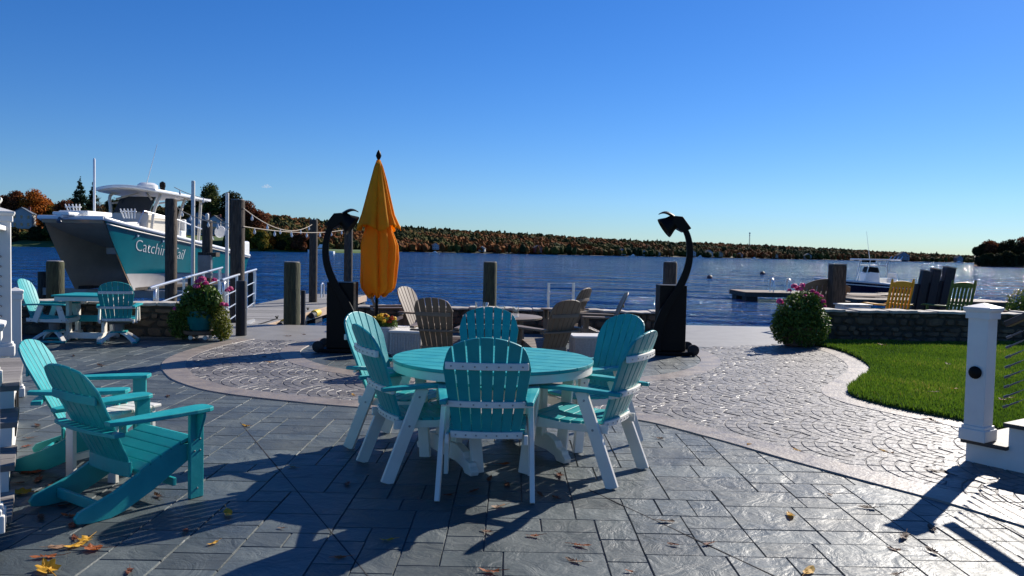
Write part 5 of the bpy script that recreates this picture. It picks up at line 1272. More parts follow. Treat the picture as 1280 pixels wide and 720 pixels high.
# ================================================================ FALLEN LEAVES
LC = {'rust': ((0.22, 0.055, 0.015), (0.14, 0.035, 0.012)), 'orange': ((0.45, 0.12, 0.02), (0.30, 0.075, 0.015)), 'brown': ((0.13, 0.06, 0.03), (0.08, 0.04, 0.022)), 'yellow': ((0.75, 0.42, 0.02), (0.6, 0.30, 0.015)), 'tan': ((0.38, 0.22, 0.12), (0.26, 0.14, 0.08))}
LM = {k: mat(k+'_dead_leaf', a, b_, 0.6, 18, 0.3, 60, sub=0.3) for k, (a, b_) in LC.items()}
def leaf_mesh(kind, seed):
    rg_ = random.Random(seed); pts = []
    if kind == 'maple': lob = [(-150, .42), (-125, .75), (-100, .45), (-75, .95), (-50, .5), (-25, .85), (0, .55), (0.1, 1.2)] ; 
    if kind == 'maple': ang = [-158, -135, -118, -100, -84, -66, -52, -36, -20, -8, 0]; rad = [.40, .62, .60, .88, .72, .66, .95, .80, .68, .92, 1.12]
    elif kind == 'oak': ang = [-172, -150, -138, -112, -100, -76, -62, -42, -32, -18, -10, 0]; rad = [.62, .66, .38, .52, .25, .52, .30, .66, .42, .72, .85, 1.05]
    else: ang = [-170, -140, -110, -80, -50, -25, 0]; rad = [.75, .62, .48, .46, .55, .78, 1.05]
    out = [(a, r_) for a, r_ in zip(ang, rad)] + [(-a, r_) for a, r_ in list(zip(ang, rad))[:-1][::-1]]
    P = [(r_*math.sin(R(a))*(0.8 if kind != 'plain' else .75)*rg_.uniform(.9, 1.1), r_*math.cos(R(a))*rg_.uniform(.92, 1.08)) for a, r_ in out]
    cu, cv, tw = rg_.uniform(.25, .6), rg_.uniform(.05, .35), rg_.uniform(-.25, .25)
    def zf(x, y): return cu*x*x*0.9+cv*y*y*0.6+tw*x*y+0.05*math.sin(7*x+5*y+seed)
    n = len(P); vs = [(0, 0, zf(0, 0)+0.03)]; 
    for s_ in (0.55, 1.0):
        for x, y in P: vs.append((x*s_, y*s_, zf(x*s_, y*s_)))
    fs = [(0, 1+k, 1+(k+1) % n) for k in range(n)] + [(1+k, 1+n+k, 1+n+(k+1) % n, 1+(k+1) % n) for k in range(n)]
    b = MB(); b.add(vs, fs); b.tube([(0, -.05, zf(0, 0)+.02), (0.05, -1.0, zf(0, -1)*0.6), (0.1, -1.45, 0.12)], [0.03, 0.025, 0.015], 5)
    mz = min(v[2] for v in b.v); b.v = [(x, y, z-mz) for x, y, z in b.v]
    return b
protos = {}
def leaf(x, y, s, kind, colr, label, z=0.006, group=None):
    key = (kind, colr, random.randrange(3))
    p = gp(x, y, z)
    if key in protos: o = protos[key].copy(); COL.objects.link(o)
    else: o = leaf_mesh(kind, hash(key[0])%7 + key[2]*3 + 1 if False else len(protos)+1).build('fallen_leaf', LM[colr], None, smooth=False); protos[key] = o
    o.location = (p.x, p.y, z); o.rotation_euler = (random.uniform(-.12, .12), random.uniform(-.12, .12), random.uniform(0, 2*PI)); s *= (0.95 if kind == 'maple' else 1.2); o.scale = (s*random.uniform(.85, 1.1), s, s*random.uniform(.9, 1.3))
    tag(o, label, 'leaf', group or 'fallen autumn leaves on the patio')
LV = [
 (38, 591, .085, 'oak', 'rust', 'large rust oak leaf pile-topper by the rear foot of the farther adirondack chair'),
 (30, 616, .075, 'maple', 'yellow', 'yellow leaf between the porch steps and the nearer adirondack chair'),
 (24, 604, .05, 'oak', 'brown', 'small brown leaf at the foot of the left porch steps'),
 (33, 558, .05, 'oak', 'rust', 'rust leaf beside the porch side panel, farthest left of the steps leaves'),
 (36, 548, .045, 'oak', 'brown', 'brown leaf against the porch side panel behind the adirondack chairs'),
 (47, 532, .05, 'plain', 'brown', 'brown curled leaf under the arm of the farther adirondack chair'),
 (48, 600, .06, 'oak', 'rust', 'rust leaf touching the tail of the farther adirondack chair'),
 (64, 607, .055, 'oak', 'brown', 'brown leaf between the two adirondack chair tails'),
 (58, 616, .045, 'plain', 'yellow', 'small yellow leaf behind the nearer adirondack stretcher'),
 (82, 632, .05, 'oak', 'rust', 'rust leaf under the rear stretcher of the nearer adirondack chair'),
 (89, 645, .05, 'oak', 'orange', 'orange leaf between the rear feet of the nearer adirondack chair'),
 (91, 657, .05, 'plain', 'rust', 'rust leaf just behind the near rear foot of the adirondack chair'),
 (51, 648, .055, 'oak', 'brown', 'dark brown leaf left of the nearer adirondack rear feet'),
 (94, 673, .05, 'oak', 'rust', 'rust leaf directly below the adirondack rear foot, touching a yellow leaf'),
 (109, 674, .055, 'maple', 'yellow', 'yellow leaf above the large orange maple leaf'),
 (95, 682, .05, 'plain', 'yellow', 'small yellow leaf left of the large orange maple leaf'),
 (119, 686, .07, 'maple', 'orange', 'large flat orange maple leaf at the bottom left'),
 (71, 684, .045, 'plain', 'tan', 'curled grey tan leaf left of the large orange maple leaf'),
 (58, 696, .06, 'oak', 'orange', 'orange leaf just above the biggest yellow leaf'),
 (60, 713, .085, 'maple', 'yellow', 'biggest yellow leaf at the bottom left corner'),
 (162, 714, .045, 'oak', 'rust', 'rust leaf at the bottom edge right of the biggest yellow leaf'),
 (198, 620, .05, 'oak', 'brown', 'brown leaf under the seat of the nearer adirondack chair'),
 (232, 664, .035, 'plain', 'rust', 'small dark red leaf in the nearer adirondack chair shadow'),
 (267, 679, .03, 'plain', 'yellow', 'tiny yellow leaf lying alone below the nearer adirondack chair shadow'),
 (285, 642, .06, 'plain', 'yellow', 'ochre leaf right of the nearer adirondack front leg'),
 (366, 584, .04, 'oak', 'tan', 'tan leaf in the sun patch between the adirondack and dining chairs'),
 (434, 605, .05, 'oak', 'rust', 'dark rust leaf in shade left of the near left dining chair feet'),
 (485, 675, .035, 'plain', 'yellow', 'small yellow leaf in the near dining chair shadow'),
 (424, 697, .045, 'oak', 'orange', 'orange brown leaf by the diagonal joint at the bottom'),
 (352, 660, .022, 'plain', 'tan', 'tiny tan scrap left of the diagonal joint'),
 (630, 580, .045, 'plain', 'orange', 'sunlit orange leaf beneath the round table'),
 (612, 599, .055, 'oak', 'rust', 'dark rust leaf beneath the near dining chair, left of centre'),
 (634, 606, .055, 'oak', 'rust', 'dark rust leaf beneath the near dining chair, right of centre'),
 (700, 594, .06, 'oak', 'rust', 'rust leaf between the front legs of the near right dining chair'),
 (560, 619, .045, 'oak', 'rust', 'rust leaf just right of the near dining chair left rear leg'),
 (592, 614, .045, 'oak', 'rust', 'rust leaf midway between the near dining chair legs'),
 (625, 633, .05, 'oak', 'tan', 'sunlit tan leaf just below the near dining chair'),
 (610, 665, .045, 'oak', 'tan', 'tan leaf straight below the near dining chair'),
 (675, 618, .045, 'oak', 'brown', 'brown leaf just right of the near dining chair right rear leg'),
 (695, 622, .045, 'oak', 'rust', 'rust leaf in the striped sun right of the near dining chair'),
 (668, 670, .04, 'oak', 'orange', 'orange leaf beside the near dining chair shadow tip'),
 (726, 682, .05, 'oak', 'orange', 'orange oak leaf at bottom centre, upper of a pair'),
 (720, 702, .05, 'oak', 'tan', 'tan oak leaf at bottom centre, lower of a pair'),
 (615, 715, .05, 'oak', 'orange', 'orange leaf cut by the bottom edge at the centre'),
 (787, 714, .022, 'plain', 'orange', 'tiny orange scrap at the bottom edge right of centre'),
 (825, 548, .045, 'oak', 'brown', 'brown leaf right of the near right dining chair rear foot'),
 (832, 652, .045, 'plain', 'brown', 'dark brown curled leaf with a long stalk by the second diagonal joint'),
 (842, 681, .032, 'plain', 'rust', 'small rust leaf left of another at the lower right patio'),
 (885, 680, .04, 'oak', 'rust', 'rust leaf right of the second diagonal joint'),
 (937, 555, .045, 'plain', 'yellow', 'pale yellow leaf on the curved border right of the dining set'),
 (996, 563, .045, 'plain', 'yellow', 'ochre leaf on the fan paving just above the curved border'),
 (1105, 564, .05, 'oak', 'yellow', 'ochre leaf on the fan paving left of the right porch steps'),
 (1115, 565, .04, 'plain', 'brown', 'brown leaf touching the ochre leaf on the fan paving'),
 (1172, 590, .06, 'plain', 'brown', 'dark curled leaf beside the right porch steps corner'),
 (988, 644, .05, 'plain', 'yellow', 'yellow leaf on the slate at the lower right'),
 (1086, 635, .06, 'oak', 'brown', 'big upright dark brown leaf left of the newel post shadow'),
 (1037, 618, .025, 'plain', 'tan', 'tiny tan scrap near the curved border'),
 (1165, 661, .05, 'plain', 'brown', 'brown leaf in the newel post shadow tip'),
 (1130, 671, .06, 'oak', 'brown', 'wide brown leaf below the newel post shadow tip'),
 (1119, 687, .04, 'oak', 'tan', 'tan leaf below the wide brown leaf'),
 (1166, 690, .05, 'oak', 'brown', 'brown oak leaf low beside the handrail shadow'),
 (1010, 715, .05, 'plain', 'yellow', 'yellow leaf cut by the bottom edge at the right'),
 (1122, 718, .04, 'oak', 'brown', 'brown leaf cut by the bottom edge at the right'),
 (330, 446, .055, 'oak', 'rust', 'rust leaf on the fan paving left of the left heater'),
 (339, 453, .05, 'plain', 'yellow', 'pale yellow leaf just below the rust leaf on the fan paving'),
 (308, 532, .045, 'plain', 'yellow', 'yellow leaf at the top of the long diagonal joint'),
 (334, 493, .035, 'plain', 'orange', 'small orange leaf on the curved border between the chair shadows'),
 (360, 420, .05, 'plain', 'brown', 'brown leaf on the pale strip before the dock, left one'),
 (380, 418, .045, 'plain', 'brown', 'brown leaf on the pale strip before the dock, right one'),
 (442, 494, .04, 'plain', 'yellow', 'small yellow leaf left of the far left dining chair'),
 (210, 495, .05, 'plain', 'brown', 'brown leaf in the long heater shadow at the left'),
 (127, 457, .07, 'oak', 'brown', 'brown leaf alone in front of the small left table'),
 (92, 445, .05, 'oak', 'brown', 'brown leaf in front of the left swivel chair'),
 (955, 480 , .04, 'plain', 'tan', 'tan leaf alone in the middle of the fan paving'),
 (1038, 471, .05, 'oak', 'brown', 'brown leaf on the fan paving near the inward bend of the kerb'),
]
for a in LV: leaf(*a)
for a in ((1102, 431, .07, 'oak', 'tan', 'tan leaf at the back of the lawn near the wall'), (1185, 455, .07, 'oak', 'tan', 'tan leaf on the lawn left of the newel post'), (1192, 486, .06, 'oak', 'orange', 'orange leaf on the lawn just left of the newel post disc'),
          (1168, 490, .05, 'oak', 'tan', 'tan leaf in the middle of the lawn'), (1254, 500, .06, 'oak', 'tan', 'tan leaf on the lawn seen behind the steel cables'), (1262, 497, .05, 'oak', 'orange', 'orange leaf on the lawn seen behind the steel cables'),
          (1158, 524, .055, 'oak', 'rust', 'rust leaf at the front edge of the lawn'), (1168, 527, .055, 'oak', 'brown', 'brown leaf at the front edge of the lawn')):
    x, y, s_, k_, c_, lb = a; leaf(x, y, s_, k_, c_, lb, z=0.085, group='fallen leaves on the lawn')

# ================================================================ CENTRE CONSOLE BOAT, RIGHT
NAVYH = mat('navy_hull', (0.008, 0.014, 0.05), None, 0.15, coat=0.4)
t = thing('motorboat', (17.6, 46.6, WZ), R(3), 'navy hulled centre console boat with a white T-top moored beyond the right dock', 'boat')
def sec(u):   # u 0 bow..1 stern ; local x from 0 to 6.6
    hb = 1.12*min(1, (u/0.45))**0.55 if u > 0 else 0.0; zg = 1.18-0.38*u; return hb, zg
us = [0, .04, .1, .2, .32, .45, .6, .8, 1]
b = MB(); g = []
for u in us:
    hb, zg = sec(u); x = u*6.6; rk = 0.7*(1-u)**3
    g.append([(x, hb*sy, zg) for sy in (-1,)]+[(x+rk*.4, -hb*0.88, zg*0.45), (x+rk, -hb*0.6, 0.02), (x+rk, 0, -0.25), (x+rk, hb*0.6, 0.02), (x+rk*.4, hb*0.88, zg*0.45), (x, hb, zg)])
vs = [p for r_ in g for p in r_]; fs = [(i*7+j, i*7+j+1, (i+1)*7+j+1, (i+1)*7+j) for i in range(len(us)-1) for j in range(6)] + [tuple((len(us)-1)*7+j for j in range(7))]
b.add(vs, fs); b.build('hull', NAVYH, t, smooth=True)
b = MB(); b.plate([[(u*6.6, -sec(u)[0]*.97, sec(u)[1]-.16), (u*6.6, sec(u)[0]*.97, sec(u)[1]-.16)] for u in us[1:]], (0, 0, -.05)); b.build('deck', GEL, t)
b = MB(); b.tube([(u*6.6, -sec(u)[0]-.01, sec(u)[1]) for u in us], 0.06, 8); b.tube([(u*6.6, sec(u)[0]+.01, sec(u)[1]) for u in us], 0.06, 8); b.build('gunwale', GEL, t, smooth=True)
b = MB(); b.prism([(2.75, .7), (2.9, 1.55), (3.15, 1.62), (3.65, 1.55), (3.75, .7)], (0, -.42, 0), (1, 0, 0), (0, 0, 1), (0, .84, 0)); b.build('console', GEL, t, bev=.04)
b = MB(); b.prism([(3.0, 1.62), (3.12, 1.92), (3.6, 1.88), (3.7, 1.58)], (0, -.38, 0), (1, 0, 0), (0, 0, 1), (0, .76, 0)); b.build('console_cover', DARKM, t, bev=.03)
b = MB(); b.box((4.4, 0, 1.0), (.6, .9, .55)); b.box((4.65, 0, 1.4), (.1, .9, .35)); b.build('leaning_post', GEL, t, bev=.03)
b = MB(); b.box((3.6, 0, 2.34), (2.3, 1.6, 0.08)); b.build('t_top', GEL, t, bev=.03)
for sx in (2.85, 4.1):
    for sy in (-.5, .5): b = MB(); b.tube([(sx-.2 if sx < 3 else sx+.1, sy, .75), (sx, sy, 1.5), (sx+.15 if sx < 3 else sx-.05, sy*1.2, 2.3)], 0.028, 8); b.build('t_top_leg', ALU, t, smooth=True)
for sy in (-.55, .55): b = MB(); b.tube([(2.95, sy, 2.0), (4.1, sy, 2.0)], .02, 8); b.build('t_top_rail', ALU, t, smooth=True)
b = MB(); b.box((3.2, 0, 2.24), (.5, .7, .14)); b.build('electronics_box', DARKM, t, bev=.02)
b = MB(); b.tube([(3.5, .5, 2.4), (3.25, .5, 4.0)], [.015, .006], 6); b.build('antenna', GEL, t)
b = MB()
for k in range(4): b = MB(); b.tube([(4.7, -.6+.4*k, 2.3), (4.9, -.6+.4*k, 2.55)], 0.03, 8); b.build('rod_holder', ALU, t)
b = MB(); b.box((6.85, 0, 1.35), (.5, .42, .5)); b.box((6.9, 0, .8), (.2, .2, .8)); b.build('outboard', GREYM, t, bev=.08)

# ================================================================ MOORING BUOYS AND FAR BOATS
BUOY = mat('buoy_plastic', (0.035, 0.035, 0.045), None, 0.4)
for x, y, r_, lb in ((953, 343, .36, 'larger dark mooring buoy left of the right dock end'), (887, 348, .30, 'smaller dark mooring buoy just right of the right heater')):
    D = (EYE-WZ)/((y-(315+.021*(x-640)))/1000); p = at(x, y, D); b = MB(); b.lathe([(r_*.4, -r_*.8), (r_, -.05), (r_*.95, r_*.3), (r_*.5, r_*.8), (.02, r_*.9)], n=18); o = b.build('mooring_buoy', BUOY, None, smooth=True, loc=(p.x, D, WZ+.1)); tag(o, lb, 'buoy', 'dark mooring buoys')
def far_boat(x, D, L_, hgt, lb, cab=True, rz=0.0):
    p = at(x, 315, D); t = thing('distant_boat', (p.x, D, WZ), rz, lb, 'boat', 'small boats far across the water')
    b = MB(); h2 = L_/2; g = []
    for u in (0, .1, .3, .6, 1): hb = L_*.16*min(1, u/.35)**.6+.02; zg = hgt*(.42-.12*u); g.append([(-h2+u*L_, -hb, zg), (-h2+u*L_+.1, -hb*.7, -.2), (-h2+u*L_+.1, hb*.7, -.2), (-h2+u*L_, hb, zg)])
    vs = [q for r_ in g for q in r_]; fs = [(i*4+j, i*4+j+1, (i+1)*4+j+1, (i+1)*4+j) for i in range(4) for j in range(3)]+[(i*4+3, i*4, (i+1)*4, (i+1)*4+3) for i in range(4)]+[(16, 17, 18, 19)]
    b.add(vs, fs); b.build('hull', GEL, t)
    if cab:
        b = MB(); b.prism([(-.22*L_, hgt*.35), (-.12*L_, hgt*.72), (.2*L_, hgt*.72), (.28*L_, hgt*.35)], (0, -L_*.11, 0), (1, 0, 0), (0, 0, 1), (0, L_*.22, 0)); b.build('cabin', GEL, t)
        b = MB(); b.box((0.02*L_, 0, hgt*.57), (L_*.32, L_*.225, hgt*.12)); b.build('window_band', TINT, t)
        b = MB(); b.prism([(-.08*L_, hgt*.72), (-.03*L_, hgt), (.12*L_, hgt), (.17*L_, hgt*.72)], (0, -L_*.08, 0), (1, 0, 0), (0, 0, 1), (0, L_*.16, 0)); b.build('flybridge', GEL, t)
    return t
far_boat(401, 318, 10.5, 3.8, 'white cabin cruiser moored off the wooded point behind the tall pilings')
far_boat(543, 520, 7, 1.8, 'small white boat on the water just right of the orange umbrella')
far_boat(791, 800, 8, 2.6, 'tiny white boat left of the right heater near the far shore')
far_boat(802, 820, 7, 2.0, 'tiny dark topped boat beside the right heater head', False)
far_boat(875, 860, 8, 3.0, 'tiny white boat by the far shore just right of the right heater')
far_boat(943, 900, 7, 2.4, 'tiny boat by the far shore above the larger buoy')
far_boat(1160, 900, 12, 2.6, 'dark low boat in the sun glitter above the leaning posts', False)
far_boat(1152, 940, 8, 1.8, 'tiny boat in the glitter left of the dark low boat', False)
far_boat(1199, 1000, 10, 2.8, 'tiny white boat in the glitter left of the right headland')

# ================================================================ HOUSES ON THE SHORES
HW = {'white': mat('house_white', (0.45, 0.45, 0.43), None, 0.7, .3), 'grey': mat('house_grey', (0.22, 0.24, 0.27), None, 0.7, .3), 'red': mat('house_red', (0.25, 0.07, 0.05), None, 0.7, .3), 'tan': mat('house_tan', (0.36, 0.30, 0.22), None, 0.7, .3)}
ROOF = mat('roof_shingle', (0.07, 0.07, 0.08), (0.05, 0.05, 0.055), .9, .5); ROOFB = mat('roof_blue', (0.09, 0.12, 0.17), None, .8, .5)
def house(x, D, w_, d_, h, col, lb, zb=None, rz=0.0, roof=ROOF, nw=3, storeys=2, porch=False):
    p = at(x, 300, D); z = zb if zb is not None else 0.2
    t = thing('house', (p.x, D, z), rz, lb, 'house', None)
    b = MB(); b.box((0, 0, h/2), (w_, d_, h)); b.prism([(-w_/2, h), (0, h+w_*.32), (w_/2, h)], (0, -d_/2, 0), (1, 0, 0), (0, 0, 1), (0, d_, 0)); b.build('wall', HW[col], t)
    b = MB()
    for s_ in (-1, 1): b.plate([[(s_*(w_/2+.5), -d_/2-.5, h-.32), (s_*(w_/2+.5), d_/2+.5, h-.32)], [(0, -d_/2-.5, h+w_*.32+.06), (0, d_/2+.5, h+w_*.32+.06)]], (0, 0, .25))
    b.build('roof', roof, t)
    b = MB(); b.box((w_*.25, 0, h+w_*.28), (.9, .9, 2.2)); b.build('chimney', HW['red'], t)
    for s_ in range(storeys):
        for k in range(nw):
            wx = (k-(nw-1)/2)*w_/nw; wz = (s_+.55)*h/storeys
            b = MB(); b.box((wx, -d_/2-.02, wz), (w_/nw*.42, .08, h/storeys*.5)); f = b.build('window', HW['white'], t)
            b = MB(); b.box((wx, -d_/2-.05, wz), (w_/nw*.34, .06, h/storeys*.42)); b.build('pane', TINT, f)
    if porch:
        b = MB(); b.box((0, -d_/2-1.4, h*.48), (w_*1.05, 2.8, .25)); b.build('porch_roof', HW['white'], t)
        for k in range(5): b = MB(); b.box(((k-2)*w_*.24, -d_/2-2.6, h*.23), (.35, .35, h*.46)); b.build('porch_column', HW['white'], t)
        b = MB(); b.box((0, -d_/2-1.4, .2), (w_*1.05, 2.8, .4)); b.build('porch_floor', HW['white'], t)
    return t
def px2z(y, x, D): return EYE-(y-(315+.021*(x-640)))/1000*D
house(31, 405, 9, 11, 7.5, 'white', 'white two storey house with a blue grey roof behind the tall left newel post', zb=px2z(286, 31, 405), roof=ROOFB, rz=.3)
house(252, 400, 16, 10, 6.0, 'grey', 'large grey shore house with a white columned porch behind the boat stern', zb=px2z(294, 252, 400), porch=True, nw=4)
house(271, 398, 6, 7, 5.5, 'white', 'small white gabled house wing right of the grey porch house', zb=px2z(289, 271, 398), nw=1)
house(158, 400, 8, 8, 5, 'grey', 'grey house gable glimpsed left of the boat windscreen', zb=px2z(286, 158, 400), nw=2)
for x, w_, h, c_, lb, dz in ((544, 12, 8, 'white', 'white house on the far shore just right of the orange umbrella', 5), (603, 11, 6, 'white', 'white house on the far shore left of the lone green piling', 3), (672, 14, 9, 'red', 'red and grey house on the far shore right of the lone piling', 3),
    (777, 14, 7, 'grey', 'blue grey house on the far shore, first of a row left of the right heater', 2), (805, 11, 6, 'white', 'pale house on the far shore just left of the right heater head', 2), (822, 12, 5, 'grey', 'grey house on the far shore directly under the right heater head', 2),
    (864, 16, 7, 'white', 'large pale house on the far shore just right of the right heater', 2), (886, 13, 8, 'white', 'white gabled house on the far shore second right of the right heater', 2), (900, 12, 6, 'tan', 'tan house on the far shore third right of the right heater', 2),
    (925, 12, 5, 'grey', 'low grey house on the far shore below the radio tower', 2), (968, 12, 5, 'tan', 'tan house on the far shore right of the radio tower', 2), (1010, 12, 6, 'white', 'small white house on the far shore left of the T-top boat', 2), (1129, 22, 9, 'grey', 'long grey house on the far shore right of the T-top', 3), (1199, 14, 7, 'grey', 'grey house on the far shore close to the right headland', 2)):
    D = float(pint(x, 2))+8; house(x, D, w_*D/1000*.68, 8, h*D/1000*.68, c_, lb, zb=-.2+dz*.5, rz=random.uniform(-.3, .3), nw=3)

# ================================================================ NEAR SHORE TREES
LAWNF = mat('bank_grass', (0.06, 0.12, 0.02), (0.04, 0.08, 0.015), .95, .1)
def bank(name, prof_, depth, rise_, mt=None):
    V = []; n = len(prof_)
    for d, z in ((-2, WZ-1), (0, WZ+.3), (6, .4), (depth*.4, rise_*.45), (depth, rise_), (depth+60, rise_*.8)):
        for px_, D in prof_: Y = D+d; V.append(((px_-640)/1000*Y, Y, z if d > 0 else z))
    Fq = [(i*n+j, i*n+j+1, (i+1)*n+j+1, (i+1)*n+j) for i in range(5) for j in range(n-1)]
    tag(raw(name, np.array(V), np.array(Fq), mt or LAWNF, smooth=True), kind='structure')
bank('shore_bank', [(-500, 380), (-200, 375), (0, 375), (60, 378), (150, 380), (240, 380), (300, 384), (340, 392), (380, 402)], 42, 6.5)
bank('shore_spit', [(378, 404), (400, 408), (440, 414), (470, 425), (476, 430)], 20, 1.0)
bank('headland', [(1216, 425), (1228, 405), (1250, 392), (1290, 385), (1400, 380), (1700, 380)], 40, 5, FARG)
RK = {'orange': [(0, (.16, .05, .012)), (.5, (.38, .11, .015)), (1, (.55, .20, .02))], 'rust': [(0, (.07, .03, .015)), (.5, (.16, .05, .022)), (1, (.26, .09, .02))],
      'green': [(0, (.02, .035, .01)), (.5, (.055, .08, .018)), (1, (.13, .12, .02))], 'olive': [(0, (.06, .065, .01)), (.5, (.15, .13, .015)), (1, (.34, .20, .02))],
      'dark': [(0, (.012, .018, .008)), (.5, (.028, .036, .012)), (1, (.07, .055, .018))], 'conifer': [(0, (.008, .02, .012)), (.5, (.018, .04, .02)), (1, (.04, .07, .03))], 'bare': [(0, (.12, .10, .09)), (.5, (.2, .16, .14)), (1, (.26, .18, .12))]}
TM_ = {k: mat(k+'_foliage', (.1, .1, .1), None, .85, .3, attr=True, sub=.25, spec=.15, ramp=v) for k, v in RK.items()}
BARK = mat('bark', (.06, .048, .04), None, .9, .8)
tree_n = [0]
def tree(px_, ytop, wpx, kind, lb, D=392, zb=3.0, group='trees on the left shore', conifer=False, cat='tree', low=.2):
    tree_n[0] += 1; sd_ = tree_n[0]; rg_ = random.Random(sd_)
    X = (px_-640)/1000*D; zt = px2z(ytop, px_, D); H_ = zt-zb; W_ = wpx/1000*D*(1.7 if conifer else 1.35)
    t = thing('tree', (X, D, zb), 0, lb, cat, group)
    b = MB(); b.tube([(0, 0, -1.5), (rg_.uniform(-.2, .2), 0, H_*.4), (rg_.uniform(-.5, .5), 0, H_*.92)], [max(.16, H_*.025), H_*.016, .05], 7)
    blobs = []
    if conifer:
        n_ = 12
        for k in range(n_):
            u = k/(n_-1); zc = H_*(.14+.84*u); rr__ = W_/2*(1-u)**.8+.25
            for q in range(5):
                a = rg_.uniform(0, 2*PI); blobs.append((rr__*.5*math.cos(a), rr__*.5*math.sin(a), zc+rg_.uniform(-.4, .4), rr__*.6, rr__*.6, H_*.035))
    else:
        nb_ = 13 if W_ > 5 else 8
        for k in range(nb_):
            a = rg_.uniform(0, 2*PI); u = rg_.random(); q = rg_.random()**.5*W_*.34*(1-.35*u)
            zc = H_*(low+.12+(.76-low)*u); r__ = W_*rg_.uniform(.17, .30)
            blobs.append((q*math.cos(a), q*math.sin(a), zc, r__, r__, r__*rg_.uniform(.7, 1.0)))
            b.tube([(0, 0, H_*(.2+.3*u)), (q*.5*math.cos(a), q*.5*math.sin(a), H_*(.35+.3*u)), (q*math.cos(a), q*math.sin(a), zc)], [H_*.009, H_*.006, .04], 5)
        blobs.append((0, 0, H_*.88, W_*.2, W_*.2, H_*.12))
    b.build('trunk', BARK, t)
    if kind == 'bare':
        b = MB()
        for k in range(170):
            bl = rg_.choice(blobs); a = rg_.uniform(0, 2*PI); c = Vector(bl[:3]); d = Vector((math.cos(a), math.sin(a), rg_.uniform(.1, 1.2))).normalized()*bl[3]*rg_.uniform(.6, 1.3); b.tube([c, c+d*.6, c+d+Vector((0, 0, .2))], [.07, .05, .025], 3)
        b.build('crown', TM_['bare'], t, tone=True)
    else: leafcloud('crown', blobs, 6000 if W_ > 7 else 3200, .50 if not conifer else .50, TM_[kind], t, 100+sd_, .25, .7)
    return t
TL = [(42, 236, 34, 'orange', 'big orange maple on the left shore above the white house'), (22, 238, 24, 'rust', 'rusty brown tree at the far left of the left shore'), (5, 244, 26, 'rust', 'brown tree behind the left newel posts'), (66, 256, 30, 'olive', 'olive tree right of the big orange maple'), (56, 249, 22, 'orange', 'smaller orange tree touching the big orange maple'),
      (80, 251, 26, 'rust', 'dark red tree above the catamaran bow'), (124, 243, 18, 'bare', 'bare grey tree right of the conifers'), (138, 250, 24, 'dark', 'dark tree left of the boat hardtop'), (152, 256, 22, 'olive', 'olive tree behind the boat hardtop frame'), (172, 262, 30, 'rust', 'rust tree glimpsed through the boat windscreen'),
      (200, 262, 30, 'dark', 'dark tree behind the boat console'), (228, 256, 24, 'dark', 'dark tree left of the big green oak'), (262, 231, 34, 'green', 'tall green oak between the white lift poles'), (286, 240, 28, 'dark', 'thinning dark tree behind the tallest piling'), (305, 252, 26, 'rust', 'rust red tree just right of the tallest piling'),
      (322, 262, 28, 'rust', 'second rust red tree right of the tallest piling')]
for (x, yt, w_, k, lb) in TL: tree(x, yt, w_, k, lb, D=408+random.uniform(-6, 14), zb=4.5)
for x_, y_, w_, k_, l_ in ((95, 252, 30, 'dark', 'dark broad tree below the taller conifer'), (150, 249, 30, 'dark', 'dark broad tree left of the radar dome'), (186, 256, 34, 'dark', 'dark broad tree behind the helm of the boat'), (214, 258, 30, 'rust', 'rust broad tree behind the weathered piling'), (242, 250, 26, 'dark', 'dark broad tree touching the tall green oak'), (12, 250, 34, 'dark', 'dark broad tree behind the tall left newel post')): tree(x_, y_, w_, k_, l_, D=430, zb=5)
tree(100, 222, 21, 'conifer', 'taller dark conifer left of the catamaran mast', D=405, zb=4.5, conifer=True); tree(116, 229, 15, 'conifer', 'shorter dark conifer beside the catamaran mast', D=412, zb=4.5, conifer=True)
SH = [(14, 284, 14, 'dark', 'dark clipped hedge left of the white house'), (44, 284, 16, 'dark', 'dark hedge below the big orange maple'), (60, 283, 16, 'green', 'green shrub below the olive tree'), (74, 284, 16, 'dark', 'dark shrub behind the catamaran bow'), (28, 291, 18, 'green', 'low green hedge in front of the white house'), (48, 292, 20, 'dark', 'low dark hedge at the waterline'),
      (286, 292, 12, 'green', 'round green shrub left of the tallest piling'), (312, 286, 16, 'olive', 'yellow green tree right of the tallest piling'), (327, 288, 18, 'olive', 'golden tree at the water right of the tallest piling'), (343, 286, 18, 'green', 'green tree on the point left of the cabin cruiser'), (358, 290, 18, 'olive', 'olive tree on the point above the cabin cruiser'), (374, 292, 18, 'rust', 'rust tree on the point above the cabin cruiser'), (388, 295, 16, 'dark', 'dark tree at the tip of the wooded point'),
      (335, 300, 16, 'orange', 'low orange shrub on the point'), (352, 302, 18, 'dark', 'low dark shrub on the point'), (368, 303, 16, 'olive', 'low olive shrub on the point')]
for (x, yt, w_, k, lb) in SH: tree(x, yt, w_, k, lb, D=388+random.uniform(0, 8)+(12 if x > 330 else 0), zb=.3, group='shrubs on the left shore', low=0.0)
HL = [(1226, 306, 14, 'dark', 'small leftmost dark tree on the right headland'), (1237, 303, 18, 'rust', 'brownish round tree second from the left on the right headland'), (1250, 303, 16, 'dark', 'dark tree third from the left on the right headland'), (1262, 299, 20, 'dark', 'dark tall tree in the middle of the right headland'), (1276, 296, 22, 'rust', 'tall brown tree at the right frame edge on the headland'), (1292, 295, 24, 'dark', 'dark tree beyond the right frame edge on the headland')]
for (x, yt, w_, k, lb) in HL: tree(x, yt, w_*1.25, k, lb, D=405, zb=.5, group='trees on the right headland', low=-.05)
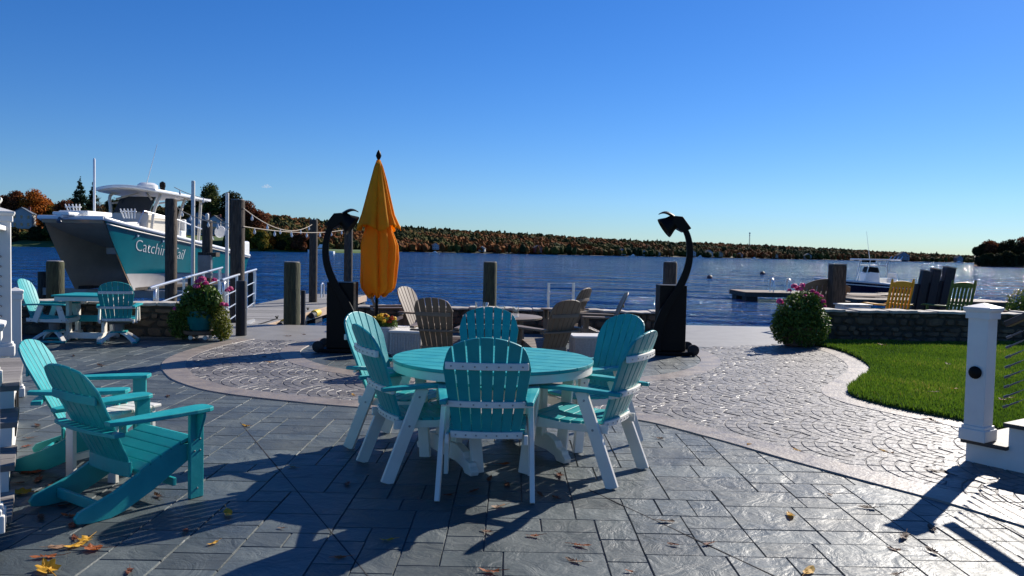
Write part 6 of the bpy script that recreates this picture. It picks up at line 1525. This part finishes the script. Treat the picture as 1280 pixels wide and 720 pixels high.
for (x, yt, w_, lb) in ((1232, 317, 14, 'low dark shrub under the leftmost headland trees'), (1246, 318, 16, 'low dark shrub in the middle of the headland shore'), (1262, 317, 18, 'low dark shrub right of the middle of the headland shore'), (1278, 317, 18, 'low dark shrub at the right end of the headland shore')): tree(x, yt, w_, 'dark', lb, D=394, zb=-.3, group='shrubs on the right headland', low=-.1)
for x, w_ in ((1314, 'first'), (1340, 'second'), (1366, 'third'), (1392, 'fourth')): tree(x, 296+random.uniform(-3, 3), 28, random.choice(['dark', 'rust']), w_+' headland tree beyond the right frame edge', D=405, zb=.5, group='headland trees outside the frame', low=-.05)
# radio tower
D = 1190.0; x = 935; zt = px2z(290.5, x, D); zb = px2z(304, x, D)-4
t = thing('radio_tower', ((x-640)/1000*D, D, zb), 0, 'thin lattice radio tower on the far hill', 'tower')
b = MB(); Hh = zt-zb; L3 = [(math.cos(R(90+120*k)), math.sin(R(90+120*k))) for k in range(3)]
for cx, cy in L3: b.tube([(cx*.9, cy*.9, 0), (cx*.35, cy*.35, Hh)], .16, 5)
for k in range(12):
    f = k/12; r1 = .9-.55*f; r2 = .9-.55*(k+1)/12
    for q in range(3): a, c = L3[q], L3[(q+1) % 3]; b.tube([(a[0]*r1, a[1]*r1, Hh*f), (c[0]*r2, c[1]*r2, Hh*(k+1)/12)], .08, 4)
b.build('lattice', GREYM, t)
b = MB(); b.box((0, 0, Hh*.93), (1.8, 1.8, 1.6)); b.box((0, 0, Hh*.75), (1.4, 1.4, 1.0)); b.build('antenna_panel', HW['white'], t)
# small cloud
CM = bpy.data.materials.new('cloud_vapour'); CM.use_nodes = True; N = CM.node_tree.nodes; L = CM.node_tree.links; N.remove(N['Principled BSDF'])
pv = N.new('ShaderNodeVolumePrincipled'); pv.inputs['Density'].default_value = .02; pv.inputs['Color'].default_value = (1, 1, 1, 1); pv.inputs['Anisotropy'].default_value = .3
L.new(pv.outputs[0], N['Material Output'].inputs['Volume'])
b = MB(); c0 = at(333, 233, 3000)
for (dx, dz, r_) in ((0, 0, 13), (-12, -2, 8), (11, -1, 9), (3, 4, 9), (18, -3, 5)):
    b.lathe([(r_*.05, -r_*.5), (r_*.6, -r_*.42), (r_*.95, -r_*.1), (r_*.9, r_*.15), (r_*.55, r_*.42), (r_*.05, r_*.52)], (dx, 0, dz), n=12)
tag(b.build('cloud', CM, None, loc=tuple(c0)), kind='structure')
